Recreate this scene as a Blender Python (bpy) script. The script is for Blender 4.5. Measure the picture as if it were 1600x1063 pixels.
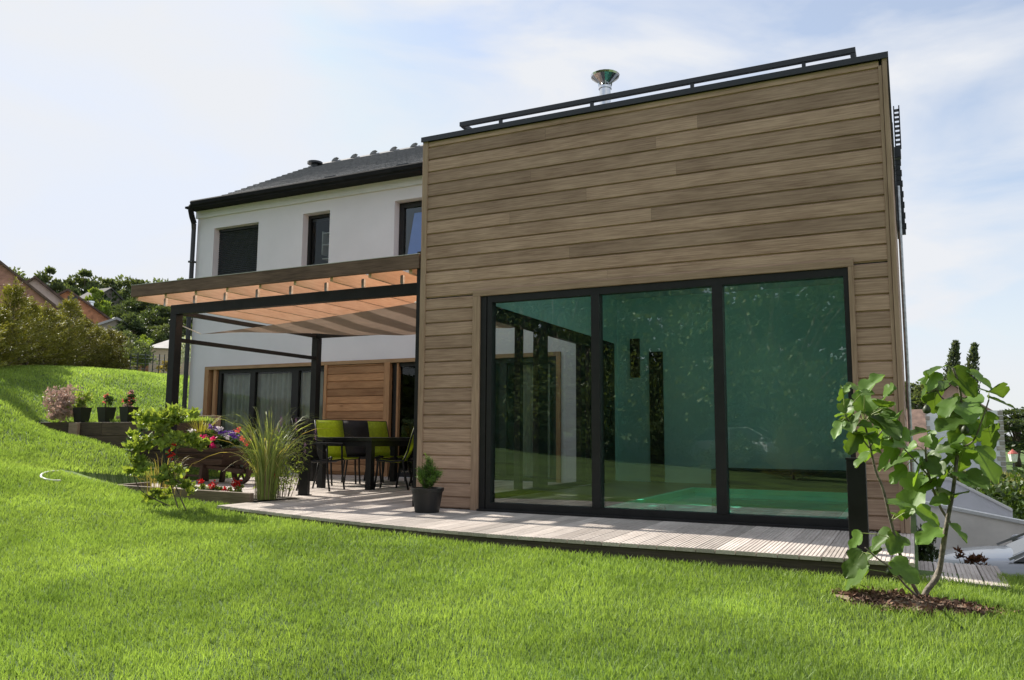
import bpy, math, random
import numpy as np
from mathutils import Vector, Matrix
R = math.radians
random.seed(7); rng = np.random.default_rng(7)
for o in list(bpy.data.objects): bpy.data.objects.remove(o)
S = bpy.context.scene
# ------------------------------------------------------------------ camera
F, YAW, PITCH, ROLL, CH = 1256., R(26.31), R(6.74), R(.37), .80
_cy, _sy, _cp, _sp = math.cos(YAW), math.sin(YAW), math.cos(PITCH), math.sin(PITCH)
FW = np.array([-_sy*_cp, _cy*_cp, _sp]); _rt = np.array([_cy, _sy, 0.]); _up = np.cross(_rt, FW)
RT = math.cos(ROLL)*_rt+math.sin(ROLL)*_up; UP = -math.sin(ROLL)*_rt+math.cos(ROLL)*_up
cam = bpy.data.cameras.new('camera'); co = bpy.data.objects.new('camera', cam); S.collection.objects.link(co)
cam.sensor_width = 36; cam.lens = F/1600*36; cam.clip_start = .05; cam.clip_end = 2000
M = Matrix((RT, UP, -FW)).transposed().to_4x4(); M.translation = (0, 0, CH); co.matrix_world = M
S.camera = co
S.render.resolution_x = 1024; S.render.resolution_y = 680
def at(x, y, t): return np.array([0, 0, CH])+((x-800)/F*RT-(y-531.5)/F*UP+FW)*t
def onY(x, y, Y):
    d = (x-800)/F*RT-(y-531.5)/F*UP+FW; return np.array([0, 0, CH])+d*(Y/d[1])
# ------------------------------------------------------------------ sun and sky
SUN = Vector((-1.25, .33, 1.0)).normalized()
w = bpy.data.worlds.new('World'); S.world = w; w.use_nodes = True
nt = w.node_tree; nt.nodes.clear()
def N(t, typ, **k):
    n = t.nodes.new(typ)
    for a, b in k.items():
        if a.startswith('i_'): n.inputs[a[2:].replace('_', ' ')].default_value = b
        else: setattr(n, a, b)
    return n
sky = N(nt, 'ShaderNodeTexSky', sky_type='NISHITA', sun_disc=False)
sky.sun_elevation = math.asin(SUN.z); sky.sun_rotation = math.atan2(SUN.x, SUN.y) % (2*math.pi)
sky.dust_density = 1.0; sky.air_density = 1.0; sky.ozone_density = 1.3
tc = N(nt, 'ShaderNodeTexCoord'); mp = N(nt, 'ShaderNodeMapping'); mp.inputs['Scale'].default_value = (1.0, 1.0, 2.6)
mp.inputs['Rotation'].default_value = (0, .25, .5); mp.inputs['Location'].default_value = (3.1, .4, 1.7)
n1 = N(nt, 'ShaderNodeTexNoise', i_Scale=2.9, i_Detail=9., i_Roughness=.52, i_Distortion=.5)
cr = N(nt, 'ShaderNodeValToRGB'); cr.color_ramp.elements[0].position = .38; cr.color_ramp.elements[1].position = .585
cr.color_ramp.elements[0].color = (.34, .34, .34, 1); cr.color_ramp.elements[1].color = (1, 1, 1, 1)
sep = N(nt, 'ShaderNodeSeparateXYZ')
hz = N(nt, 'ShaderNodeMapRange'); hz.inputs[1].default_value = .0; hz.inputs[2].default_value = .42; hz.inputs[3].default_value = .93; hz.inputs[4].default_value = 0.
mx0 = N(nt, 'ShaderNodeMath', operation='MAXIMUM')
mix = N(nt, 'ShaderNodeMix', data_type='RGBA'); mix.inputs[7].default_value = (4.5, 4.62, 4.85, 1)
bg = N(nt, 'ShaderNodeBackground'); bg.inputs[1].default_value = .108
out = N(nt, 'ShaderNodeOutputWorld'); L = nt.links.new
L(tc.outputs['Generated'], mp.inputs[0]); L(mp.outputs[0], n1.inputs['Vector']); L(n1.outputs[0], cr.inputs[0])
L(tc.outputs['Generated'], sep.inputs[0]); L(sep.outputs[2], hz.inputs[0]); L(cr.outputs[0], mx0.inputs[0]); L(hz.outputs[0], mx0.inputs[1])
L(mx0.outputs[0], mix.inputs[0]); lim = N(nt, 'ShaderNodeVectorMath', operation='MINIMUM'); lim.inputs[1].default_value = (4.2, 4.6, 5.4); L(sky.outputs[0], lim.inputs[0]); L(lim.outputs[0], mix.inputs[6]); L(mix.outputs[2], bg.inputs[0]); L(bg.outputs[0], out.inputs[0])
sl = bpy.data.lights.new('sun', 'SUN'); sl.energy = 4.8; sl.angle = R(.53); sl.color = (1, .94, .84)
so = bpy.data.objects.new('sun', sl); S.collection.objects.link(so); so.rotation_euler = SUN.to_track_quat('Z', 'Y').to_euler()
S.view_settings.view_transform = 'Standard'; S.view_settings.look = 'None'; S.view_settings.exposure = .8; S.view_settings.gamma = 1
S.render.engine = 'CYCLES'; S.cycles.max_bounces = 8; S.cycles.transparent_max_bounces = 12

# ------------------------------------------------------------------ materials
MC = {}
def mat(name, col, rough=.7, var=.12, scale=8., bump=0., bscale=60., metal=0., spec=.5, tint=0., stretch=None, trans=0., tmul=(1.5, 1.35, .5), col2=None, coat=0., seed=0.):
    """principled surface; noise varies its own colour, a per-face 'tint' attribute varies boards/leaves"""
    if name in MC: return MC[name]
    m = bpy.data.materials.new(name); MC[name] = m; m.use_nodes = True; t = m.node_tree; t.nodes.clear(); l = t.links.new
    o = N(t, 'ShaderNodeOutputMaterial'); b = N(t, 'ShaderNodeBsdfPrincipled')
    b.inputs['Roughness'].default_value = rough; b.inputs['Metallic'].default_value = metal; b.inputs['Specular IOR Level'].default_value = spec
    b.inputs['Coat Weight'].default_value = coat
    tcn = N(t, 'ShaderNodeTexCoord'); mpn = N(t, 'ShaderNodeMapping'); l(tcn.outputs['Object'], mpn.inputs[0])
    mpn.inputs['Location'].default_value = (seed, seed, seed)
    if stretch: mpn.inputs['Scale'].default_value = stretch
    ns = N(t, 'ShaderNodeTexNoise'); ns.inputs['Scale'].default_value = scale; ns.inputs['Detail'].default_value = 6; ns.inputs['Roughness'].default_value = .6
    l(mpn.outputs[0], ns.inputs['Vector'])
    c1 = N(t, 'ShaderNodeMix', data_type='RGBA'); a = np.array(col)
    lo = np.clip(a*(1-var*2.2), 0, 1); hi = np.clip((np.array(col2) if col2 is not None else a*(1+var*2.2)), 0, 1)
    c1.inputs[6].default_value = (*lo, 1); c1.inputs[7].default_value = (*hi, 1)
    rp = N(t, 'ShaderNodeMapRange'); rp.inputs[1].default_value = .3; rp.inputs[2].default_value = .7; l(ns.outputs[0], rp.inputs[0]); l(rp.outputs[0], c1.inputs[0])
    cout = c1.outputs[2]
    if tint:
        at_ = N(t, 'ShaderNodeAttribute', attribute_name='tint')
        mr = N(t, 'ShaderNodeMapRange'); mr.inputs[3].default_value = 1-tint; mr.inputs[4].default_value = 1+tint; l(at_.outputs['Fac'], mr.inputs[0])
        vm = N(t, 'ShaderNodeVectorMath', operation='SCALE'); l(cout, vm.inputs[0]); l(mr.outputs[0], vm.inputs['Scale']); cout = vm.outputs[0]
    l(cout, b.inputs['Base Color'])
    if bump:
        nb = N(t, 'ShaderNodeTexNoise'); nb.inputs['Scale'].default_value = bscale; nb.inputs['Detail'].default_value = 4; l(mpn.outputs[0], nb.inputs['Vector'])
        bp = N(t, 'ShaderNodeBump'); bp.inputs['Strength'].default_value = bump; bp.inputs['Distance'].default_value = .01
        l(nb.outputs[0], bp.inputs['Height']); l(bp.outputs[0], b.inputs['Normal'])
    if trans:
        tr = N(t, 'ShaderNodeBsdfTranslucent'); ms = N(t, 'ShaderNodeMixShader'); ms.inputs[0].default_value = trans
        vm2 = N(t, 'ShaderNodeVectorMath', operation='MULTIPLY'); vm2.inputs[1].default_value = tmul; l(cout, vm2.inputs[0]); l(vm2.outputs[0], tr.inputs[0])
        l(b.outputs[0], ms.inputs[1]); l(tr.outputs[0], ms.inputs[2]); l(ms.outputs[0], o.inputs[0])
    else: l(b.outputs[0], o.inputs[0])
    return m
def woodmat(name, c1, c2, tint=.25, axis='X', rough=.75, bump=.25, knots=True):
    """timber: long grain streaks with wavy figure, knots, and per-board tone"""
    if name in MC: return MC[name]
    m = bpy.data.materials.new(name); MC[name] = m; m.use_nodes = True; t = m.node_tree; t.nodes.clear(); l = t.links.new
    o = N(t, 'ShaderNodeOutputMaterial'); b = N(t, 'ShaderNodeBsdfPrincipled'); b.inputs['Roughness'].default_value = rough; b.inputs['Specular IOR Level'].default_value = .3
    tcn = N(t, 'ShaderNodeTexCoord'); at_ = N(t, 'ShaderNodeAttribute', attribute_name='tint')
    off = N(t, 'ShaderNodeVectorMath', operation='SCALE'); off.inputs[0].default_value = (37, 53, 71); l(at_.outputs['Fac'], off.inputs['Scale'])
    ad = N(t, 'ShaderNodeVectorMath', operation='ADD'); l(tcn.outputs['Object'], ad.inputs[0]); l(off.outputs[0], ad.inputs[1])
    sc = {'X': (.55, 9, 9), 'Y': (9, .55, 9), 'Z': (9, 9, .55)}[axis]
    mpn = N(t, 'ShaderNodeMapping'); mpn.inputs['Scale'].default_value = sc; l(ad.outputs[0], mpn.inputs[0])
    wv = N(t, 'ShaderNodeTexNoise'); wv.inputs['Scale'].default_value = 2.2; wv.inputs['Detail'].default_value = 8; wv.inputs['Roughness'].default_value = .68; wv.inputs['Distortion'].default_value = 1.2
    l(mpn.outputs[0], wv.inputs['Vector'])
    fine = N(t, 'ShaderNodeTexNoise'); fine.inputs['Scale'].default_value = 9; fine.inputs['Detail'].default_value = 3; l(mpn.outputs[0], fine.inputs['Vector'])
    big = N(t, 'ShaderNodeTexNoise'); big.inputs['Scale'].default_value = 1.3; big.inputs['Detail'].default_value = 3; l(ad.outputs[0], big.inputs['Vector'])
    sm = N(t, 'ShaderNodeMath', operation='ADD'); l(wv.outputs[0], sm.inputs[0]); l(fine.outputs[0], sm.inputs[1])
    cm = N(t, 'ShaderNodeMapping'); cm.inputs['Scale'].default_value = {'X': (.33, 4, 4), 'Y': (4, .33, 4), 'Z': (4, 4, .33)}[axis]; l(ad.outputs[0], cm.inputs[0])
    wa = N(t, 'ShaderNodeTexWave', wave_type='RINGS', rings_direction=axis); wa.inputs['Scale'].default_value = 5; wa.inputs['Distortion'].default_value = 5; wa.inputs['Detail'].default_value = 4; wa.inputs['Detail Scale'].default_value = 1.3; wa.inputs['Detail Roughness'].default_value = .65
    l(cm.outputs[0], wa.inputs['Vector']); wm = N(t, 'ShaderNodeMath', operation='MULTIPLY_ADD'); wm.inputs[1].default_value = .13; wm.inputs[2].default_value = -.065; l(wa.outputs['Fac'], wm.inputs[0])
    sw_ = N(t, 'ShaderNodeMath', operation='ADD'); l(sm.outputs[0], sw_.inputs[0]); l(wm.outputs[0], sw_.inputs[1])
    sm2 = N(t, 'ShaderNodeMath', operation='ADD'); l(sw_.outputs[0], sm2.inputs[0]); l(big.outputs[0], sm2.inputs[1])
    rp = N(t, 'ShaderNodeMapRange'); rp.inputs[1].default_value = 1.1; rp.inputs[2].default_value = 1.9; l(sm2.outputs[0], rp.inputs[0])
    mx = N(t, 'ShaderNodeMix', data_type='RGBA'); mx.inputs[6].default_value = (*c1, 1); mx.inputs[7].default_value = (*c2, 1); l(rp.outputs[0], mx.inputs[0])
    cout = mx.outputs[2]
    if knots:
        kv = N(t, 'ShaderNodeTexVoronoi'); kv.inputs['Scale'].default_value = 1.9
        km = N(t, 'ShaderNodeMapping'); km.inputs['Scale'].default_value = {'X': (.5, 1.6, 1.6), 'Y': (1.6, .5, 1.6), 'Z': (1.6, 1.6, .5)}[axis]; l(ad.outputs[0], km.inputs[0]); l(km.outputs[0], kv.inputs['Vector'])
        kr = N(t, 'ShaderNodeMapRange'); kr.inputs[1].default_value = .02; kr.inputs[2].default_value = .06; kr.inputs[3].default_value = .55; kr.inputs[4].default_value = 1; l(kv.outputs['Distance'], kr.inputs[0])
        ks = N(t, 'ShaderNodeVectorMath', operation='SCALE'); l(cout, ks.inputs[0]); l(kr.outputs[0], ks.inputs['Scale']); cout = ks.outputs[0]
    mr = N(t, 'ShaderNodeMapRange'); mr.inputs[3].default_value = 1-tint; mr.inputs[4].default_value = 1+tint; l(at_.outputs['Fac'], mr.inputs[0])
    vm = N(t, 'ShaderNodeVectorMath', operation='SCALE'); l(cout, vm.inputs[0]); l(mr.outputs[0], vm.inputs['Scale']); l(vm.outputs[0], b.inputs['Base Color'])
    bp = N(t, 'ShaderNodeBump'); bp.inputs['Strength'].default_value = bump; bp.inputs['Distance'].default_value = .004; l(sm.outputs[0], bp.inputs['Height']); l(bp.outputs[0], b.inputs['Normal'])
    l(b.outputs[0], o.inputs[0]); return m
def glassmat(name, tintc, ior=1.52, boost=1.0):
    m = bpy.data.materials.new(name); m.use_nodes = True; t = m.node_tree; t.nodes.clear(); l = t.links.new
    o = N(t, 'ShaderNodeOutputMaterial'); tr = N(t, 'ShaderNodeBsdfTransparent'); tr.inputs[0].default_value = (*tintc, 1)
    g = N(t, 'ShaderNodeBsdfGlossy'); g.inputs['Roughness'].default_value = 0.0; g.inputs[0].default_value = (.93, .98, .95, 1)
    fr = N(t, 'ShaderNodeFresnel'); fr.inputs[0].default_value = ior; ml = N(t, 'ShaderNodeMath', operation='MULTIPLY'); ml.inputs[1].default_value = boost; ml.use_clamp = True
    ns = N(t, 'ShaderNodeTexNoise'); ns.inputs['Scale'].default_value = .9; tcn = N(t, 'ShaderNodeTexCoord'); l(tcn.outputs['Object'], ns.inputs['Vector'])
    bp = N(t, 'ShaderNodeBump'); bp.inputs['Strength'].default_value = .05; bp.inputs['Distance'].default_value = .02; l(ns.outputs[0], bp.inputs['Height']); l(bp.outputs[0], g.inputs['Normal'])
    ms = N(t, 'ShaderNodeMixShader'); l(fr.outputs[0], ml.inputs[0]); l(ml.outputs[0], ms.inputs[0]); l(tr.outputs[0], ms.inputs[1]); l(g.outputs[0], ms.inputs[2]); l(ms.outputs[0], o.inputs[0])
    return m
cedar = woodmat('cedar_weathered', (.285, .182, .127), (.56, .388, .285), .18)
cedarZ = woodmat('cedar_weathered_trim', (.27, .178, .12), (.46, .325, .23), .1, 'Z')
cedarT = woodmat('cedar_weathered_head', (.27, .178, .12), (.46, .325, .23), .1, 'X')
cedar_new = woodmat('cedar_sheltered', (.25, .125, .06), (.47, .27, .14), .22)
cedar_newZ = woodmat('cedar_sheltered_trim', (.27, .14, .07), (.5, .3, .16), .12, 'Z')
pineY = woodmat('pine_orange', (.64, .40, .25), (.84, .60, .43), .12, 'Y', .6)
fascia_m = woodmat('fascia_weathered', (.085, .052, .036), (.23, .15, .108), .2, 'X')
deckm = woodmat('decking', (.37, .32, .285), (.62, .56, .515), .22, 'Y', .8, .3, False)
sleeper = woodmat('sleeper_dark', (.035, .025, .02), (.12, .085, .06), .3, 'X')
sleeper_l = woodmat('sleeper_light', (.16, .11, .08), (.34, .25, .19), .2, 'X')
render_w = mat('white_render', (.72, .71, .765), .9, .02, 1.2, .15, 220)
cap_m = mat('anthracite_metal', (.018, .021, .027), .45, .1, 6, spec=.6)
frame_m = mat('black_aluminium', (.015, .015, .016), .5, .1, 6, spec=.35)
pergm = mat('black_steel', (.014, .014, .015), .5, .15, 5, spec=.25)
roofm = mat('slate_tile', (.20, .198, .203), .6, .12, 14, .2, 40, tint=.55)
galv = mat('galvanised', (.42, .43, .44), .35, .15, 20, metal=1)
steel = mat('polished_steel', (.62, .64, .66), .16, .08, 9, metal=1)
glass = glassmat('window_glass', (.88, .975, .945), 1.55, 2.8)
glass_c = glassmat('clear_glass', (.88, .92, .90), 1.5, .8)
teal = mat('teal_wall_paint', (.60, .88, .86), .75, .04, 1.0)
darkfloor = mat('dark_floor_tile', (.075, .072, .068), .32, .15, 3)
pool_t = mat('pool_liner_green', (.08, .62, .40), .4, .05, 3)
ceil_m = mat('ceiling_green_white', (.76, .84, .84), .8, .03, 2)
black_in = mat('dark_interior', (.03, .03, .03), .9, .1, 2)
curtain = mat('net_curtain', (.55, .58, .56), .9, .05, 6, trans=.25)
shutter_m = mat('dark_shutter', (.02, .024, .032), .5, .1, 8)
soil = mat('soil', (.06, .045, .033), .95, .35, 12, .8, 40)
bark = mat('bark', (.12, .095, .07), .9, .3, 20, .8, 60)
figbark = mat('fig_bark', (.17, .145, .12), .8, .3, 30, .5, 80)
potm = mat('black_plastic_pot', (.012, .012, .013), .5, .1, 10)
lime = mat('lime_sling', (.38, .47, .02), .7, .08, 30, .2, 400, trans=.3)
blackf = mat('black_sling', (.018, .016, .018), .75, .1, 30)
def leafm(n, c, tint=.45, trans=.35, rough=.5, col2=None, tm=(1.5, 1.35, .5)): return mat(n, c, rough, .12, 3., tint=tint, trans=trans, spec=.35, col2=col2, tmul=tm)
L_oak = leafm('leaf_oak', (.10, .135, .068)); L_dark = leafm('leaf_dark', (.062, .092, .045)); L_lime = leafm('leaf_lime', (.18, .26, .05))
L_hedge = leafm('leaf_hedge_conifer', (.17, .18, .04), .5, .35); L_hedgeD = leafm('leaf_hedge_brown', (.14, .142, .04), .55, .3)
L_fig = leafm('leaf_fig', (.115, .21, .042), .42, .42, .45); L_bush = leafm('leaf_bush', (.22, .30, .075), .35, .42)
L_pop = leafm('leaf_poplar', (.085, .115, .07)); L_ivy = leafm('leaf_ivy', (.05, .09, .02)); L_pine = leafm('needle_dwarf_pine', (.09, .17, .035), .5, .3)
L_grassy = leafm('blade_ornamental', (.31, .38, .14), .5, .4); L_straw = leafm('blade_straw', (.34, .29, .12), .4, .35); L_red = leafm('leaf_copper', (.12, .05, .03), .5, .3)
L_geran = leafm('leaf_geranium', (.035, .075, .02), .4, .25); L_silver = leafm('leaf_silver', (.42, .47, .38), .3, .2)
P_pink = leafm('petal_pink', (.75, .03, .22), .2, .3, tm=(1.1, 1, 1)); P_red = leafm('petal_red', (.62, .012, .012), .2, .25, tm=(1.1, 1, 1)); P_white = leafm('petal_white', (.8, .78, .8), .1, .3, tm=(1.1, 1, 1))
P_purple = leafm('petal_purple', (.14, .05, .35), .3, .3, tm=(1.1, 1, 1)); P_blush = leafm('petal_blush', (.42, .30, .25), .4, .3, tm=(1.1, 1, 1)); P_coral = leafm('petal_coral', (.85, .16, .16), .2, .3, tm=(1.1, 1, 1)); P_mauve = leafm('petal_mauve', (.45, .25, .42), .3, .3, tm=(1.1, 1, 1))

# ------------------------------------------------------------------ mesh helpers
COL = S.collection
class MB:
    def __init__(s): s.v = []; s.f = []; s.t = []
    def add(s, vs, fs, t=.5):
        n = len(s.v); s.v += [tuple(map(float, p)) for p in vs]; s.f += [tuple(i+n for i in f) for f in fs]; s.t += [t]*len(fs); return s
    def box(s, x0, y0, z0, x1, y1, z1, t=.5):
        return s.add([(x0, y0, z0), (x1, y0, z0), (x1, y1, z0), (x0, y1, z0), (x0, y0, z1), (x1, y0, z1), (x1, y1, z1), (x0, y1, z1)],
                     [(0, 3, 2, 1), (4, 5, 6, 7), (0, 1, 5, 4), (1, 2, 6, 5), (2, 3, 7, 6), (3, 0, 4, 7)], t)
    def bar(s, p, q, w, h=None, t=.5, up=(0, 0, 1)):
        p, q = Vector(p), Vector(q); h = h or w; d = (q-p).normalized(); u = Vector(up)
        if abs(d.dot(u)) > .97: u = Vector((0, 1, 0))
        a = d.cross(u).normalized()*w/2; b = a.cross(d).normalized()*h/2
        return s.add([p-a-b, p+a-b, p+a+b, p-a+b, q-a-b, q+a-b, q+a+b, q-a+b], [(0, 1, 2, 3), (7, 6, 5, 4), (0, 4, 5, 1), (1, 5, 6, 2), (2, 6, 7, 3), (3, 7, 4, 0)], t)
    def tube(s, pts, r, n=8, t=.5, cap=True):
        pts = [Vector(p) for p in pts]; rs = r if isinstance(r, (list, tuple)) else [r]*len(pts); vs = []; fs = []
        a = None
        for i, p in enumerate(pts):
            d = (pts[min(i+1, len(pts)-1)]-pts[max(i-1, 0)]).normalized()
            if a is None: a = d.cross(Vector((0, 0, 1)) if abs(d.z) < .9 else Vector((1, 0, 0))).normalized()
            a = (a-d*a.dot(d)).normalized(); b = d.cross(a)
            for k in range(n):
                an = 2*math.pi*k/n; vs.append(p+(a*math.cos(an)+b*math.sin(an))*rs[i])
        for i in range(len(pts)-1):
            for k in range(n):
                k2 = (k+1) % n; fs.append((i*n+k, i*n+k2, (i+1)*n+k2, (i+1)*n+k))
        if cap: fs.append(tuple(range(n-1, -1, -1))); fs.append(tuple((len(pts)-1)*n+k for k in range(n)))
        return s.add(vs, fs, t)
    def lathe(s, prof, c=(0, 0, 0), n=24, t=.5):
        vs = []; fs = []
        for r, z in prof:
            for k in range(n):
                an = 2*math.pi*k/n; vs.append((c[0]+r*math.cos(an), c[1]+r*math.sin(an), c[2]+z))
        for i in range(len(prof)-1):
            for k in range(n):
                k2 = (k+1) % n; fs.append((i*n+k, i*n+k2, (i+1)*n+k2, (i+1)*n+k))
        return s.add(vs, fs, t)
    def prism(s, poly, ax, a0, a1, t=.5):
        """poly in the two other axes, extruded along ax"""
        def P(u, v, a): return {'x': (a, u, v), 'y': (u, a, v), 'z': (u, v, a)}[ax]
        n = len(poly); vs = [P(u, v, a0) for u, v in poly]+[P(u, v, a1) for u, v in poly]
        return s.add(vs, [tuple(range(n)), tuple(range(2*n-1, n-1, -1))]+[(i, (i+1) % n, n+(i+1) % n, n+i) for i in range(n)], t)
    def build(s, name, m, parent=None, smooth=False, bevel=0):
        me = bpy.data.meshes.new(name); me.from_pydata(s.v, [], s.f); me.materials.append(m)
        a = me.attributes.new('tint', 'FLOAT', 'FACE'); a.data.foreach_set('value', np.array(s.t, dtype=np.float32)); me.update()
        import bmesh
        bm = bmesh.new(); bm.from_mesh(me); bmesh.ops.recalc_face_normals(bm, faces=bm.faces); bm.to_mesh(me); bm.free()
        if smooth: me.shade_smooth()
        o = bpy.data.objects.new(name, me); COL.objects.link(o)
        if parent: o.parent = parent
        if bevel:
            b = o.modifiers.new('bevel', 'BEVEL'); b.width = bevel; b.segments = 2; b.limit_method = 'ANGLE'
        return o
def npmesh(name, V, F, tint, m, parent=None):
    """fast mesh from arrays; F is (n,k)"""
    me = bpy.data.meshes.new(name); Fs = F if isinstance(F, list) else [F]; T = tint if isinstance(tint, list) else [tint]
    me.vertices.add(len(V)); me.vertices.foreach_set('co', np.asarray(V, dtype=np.float32).ravel())
    li = np.concatenate([f.ravel() for f in Fs]).astype(np.int32); sz = np.concatenate([np.full(len(f), f.shape[1]) for f in Fs])
    st = np.concatenate([[0], np.cumsum(sz)[:-1]]).astype(np.int32)
    me.loops.add(len(li)); me.loops.foreach_set('vertex_index', li); me.polygons.add(len(sz)); me.polygons.foreach_set('loop_start', st)
    me.update(calc_edges=True); me.materials.append(m)
    a = me.attributes.new('tint', 'FLOAT', 'FACE'); a.data.foreach_set('value', np.concatenate(T).astype(np.float32))
    o = bpy.data.objects.new(name, me); COL.objects.link(o)
    if parent: o.parent = parent
    return o
def unit(a): return a/np.maximum(np.linalg.norm(a, axis=1, keepdims=True), 1e-9)
def leaves(P, size, asp=.5, dirs=None, droop=0., fold=.25, jitter=.35, tint=None):
    """diamond leaves at points P, folded along the midrib; returns V,F,tint"""
    n = len(P); d = unit(rng.normal(size=(n, 3))) if dirs is None else unit(dirs+rng.normal(size=(n, 3))*jitter)
    d[:, 2] -= droop; d = unit(d); q = unit(np.cross(d, rng.normal(size=(n, 3)))); nn = np.cross(d, q)
    s = (size*(.6+.8*rng.random(n)))[:, None]
    V = np.stack([P, P+d*s*.45+q*s*asp*.5+nn*s*fold*.3, P+d*s, P+d*s*.45-q*s*asp*.5+nn*s*fold*.3], 1).reshape(-1, 3)
    i = np.arange(n)[:, None]*4; T = rng.random(n) if tint is None else np.clip(tint+rng.normal(size=n)*.15, 0, 1)
    return V, np.concatenate([i, i+1, i+2, i+3], 1), T
def crown_pts(n, rx, ry, rz, clumps, cr_, shell=.55, seed=0):
    g = np.random.default_rng(seed); u = unit(g.normal(size=(clumps, 3))); rr = shell+(1-shell)*g.random((clumps, 1))**.6
    c = u*rr*np.array([rx, ry, rz]); c[:, 2] = np.where(c[:, 2] < -.55*rz, -.55*rz*g.random(clumps), c[:, 2])
    k = g.integers(0, clumps, n); s = cr_*(.5+g.random(clumps))
    o = unit(g.normal(size=(n, 3)))*(g.random((n, 1))**.45)*s[k][:, None]; o[:, 2] *= .62
    return c[k]+o, (g.random(clumps))[k], unit(o+np.array([0, 0, .3])), c
def ribbons(base, n, length, spread, width, seed=0, segs=6, rise=1., rb=.05, stiff=.5):
    """arching grass blades from a tuft"""
    g = np.random.default_rng(seed); az = g.random(n)*2*np.pi; Ln = length*(.55+.6*g.random(n)); lean = spread*(.25+.9*g.random(n))
    b = np.array(base)+np.stack([np.cos(az)*rb*g.random(n), np.sin(az)*rb*g.random(n), np.zeros(n)], 1)
    u = np.linspace(0, 1, segs+1)[None, :]; h = Ln[:, None]*(u*stiff+(1-stiff)*np.sin(u*np.pi*.62))*rise - (lean[:, None]*u**3)*.35*Ln[:, None]
    r = Ln[:, None]*lean[:, None]*(u**1.8); dx, dy = np.cos(az)[:, None], np.sin(az)[:, None]
    C = np.stack([b[:, :1]+r*dx, b[:, 1:2]+r*dy, b[:, 2:3]+h], 2); tw = g.random(n)*np.pi
    sd = np.stack([-np.sin(az)*np.cos(tw)-.3*np.cos(az), np.cos(az)*np.cos(tw), .3*np.sin(tw)], 1); sd = unit(sd)[:, None, :]
    wd = (width*(1-u**2.2)*.5*np.minimum(1, .3+u*2.2)+.0006)[..., None]; V = np.stack([C-sd*wd, C+sd*wd], 2).reshape(-1, 3)
    m = (segs+1)*2; i = (np.arange(n)*m)[:, None]+(np.arange(segs)*2)[None, :]; i = i.reshape(-1, 1)
    return V, np.concatenate([i, i+1, i+3, i+2], 1), np.repeat(g.random(n), segs), C
def cat(parts):
    V = []; F = []; T = []; n = 0
    for v, f, t in parts: V.append(v); F.append(f+n); T.append(t); n += len(v)
    return np.concatenate(V), np.concatenate(F), np.concatenate(T)
def tag(o, label=None, cat_=None, group=None, kind=None):
    if label: o['label'] = label
    if cat_: o['category'] = cat_
    if group: o['group'] = group
    if kind: o['kind'] = kind
    return o
def thing(name, label, cat_, loc=(0, 0, 0), rz=0, group=None):
    o = bpy.data.objects.new(name, None); COL.objects.link(o); o.location = tuple(map(float, loc)); o.rotation_euler = (0, 0, rz); o.empty_display_size = .1
    return tag(o, label, cat_, group)
def dup(root, loc, rz=0, sc=1., label=None, group=None):
    r = root.copy(); COL.objects.link(r); r.location = tuple(map(float, loc)); r.rotation_euler = (0, 0, rz); r.scale = (sc, sc, sc) if not hasattr(sc, '__len__') else sc
    if label: r['label'] = label
    if group: r['group'] = group
    for ch in list(root.children):
        c = ch.copy(); COL.objects.link(c); c.parent = r
        for g in list(ch.children):
            d = g.copy(); COL.objects.link(d); d.parent = c
    return r
def struct(o): o['kind'] = 'structure'; return o

# ------------------------------------------------------------------ terrain
CP = np.array([(-7, 5.9, -.05), (-5, 5.85, -.07), (-3.5, 5.8, -.09), (-.3, 5.8, -.13), (0, 5.3, -.16), (.6, 6.0, -.16), (-1.8, 3.6, -.28), (-3.8, 2.5, -.30), (.45, 4.4, -.25),
    (0, 0, -.40), (-4, 0, -.33), (3, 3, -.27), (3, 0, -.4), (3, 6, -.2), (-8.1, 5, .05), (-7.2, 6.2, -.03), (-10, 6.2, .33), (-9.4, 7.0, .12), (-9.2, 8.2, -.05), (-13.1, 8, .66), (-15.1, 9.2, 1.3),
    (-18.5, 11.2, 2.1), (-17.8, 12.9, 2.25), (-17.3, 14.8, 2.2), (-25, 5, 2.0), (-25, 15, 2.45), (-22, 0, 1.3), (-20, -8, .9), (-15, 25, 2.2), (-25, 25, 2.9), (-8, -6, -.1), (4, -8, -.5), (-12, 2, .6), (-14, 5, 1.0)])
CF = np.array([(-14.7, 9.6, .97), (-13, 9.4, .68), (-12.2, 9.5, .50), (-11.4, 9.4, .28), (-10.7, 9.2, .0), (-10.6, 11, -.05), (-11.6, 12, -.05), (-13.6, 11.6, .1)])
CB = np.array([(-14.8, 9.9, 1.0), (-13, 9.8, .97), (-12, 9.8, .97), (-11.3, 9.8, .97), (-11.8, 12.2, 1.05), (-14.8, 12.7, 1.4), (-13, 11.3, 1.05)])
def rbf(P):
    d = np.linalg.norm(P[:, None, :2]-P[None, :, :2], axis=2); K = np.where(d > 0, d*d*np.log(d+1e-9), 0)+np.eye(len(P))*.02
    A = np.zeros((len(P)+3,)*2); A[:len(P), :len(P)] = K; Q = np.c_[np.ones(len(P)), P[:, :2]]; A[:len(P), len(P):] = Q; A[len(P):, :len(P)] = Q.T
    wv = np.linalg.solve(A, np.r_[P[:, 2], 0, 0, 0])
    def f(x, y):
        o = wv[-3]+wv[-2]*x+wv[-1]*y
        for p, c in zip(P, wv):
            d = np.hypot(x-p[0], y-p[1])+1e-9; o = o+c*d*d*np.log(d)
        return o
    return f
def front(x): return 5.9+.82*np.clip((-3.0-np.asarray(x))/4.0, 0, 1)**1.5
F1 = rbf(np.r_[CP, CF]); F2 = rbf(np.r_[CP, CB])
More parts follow.
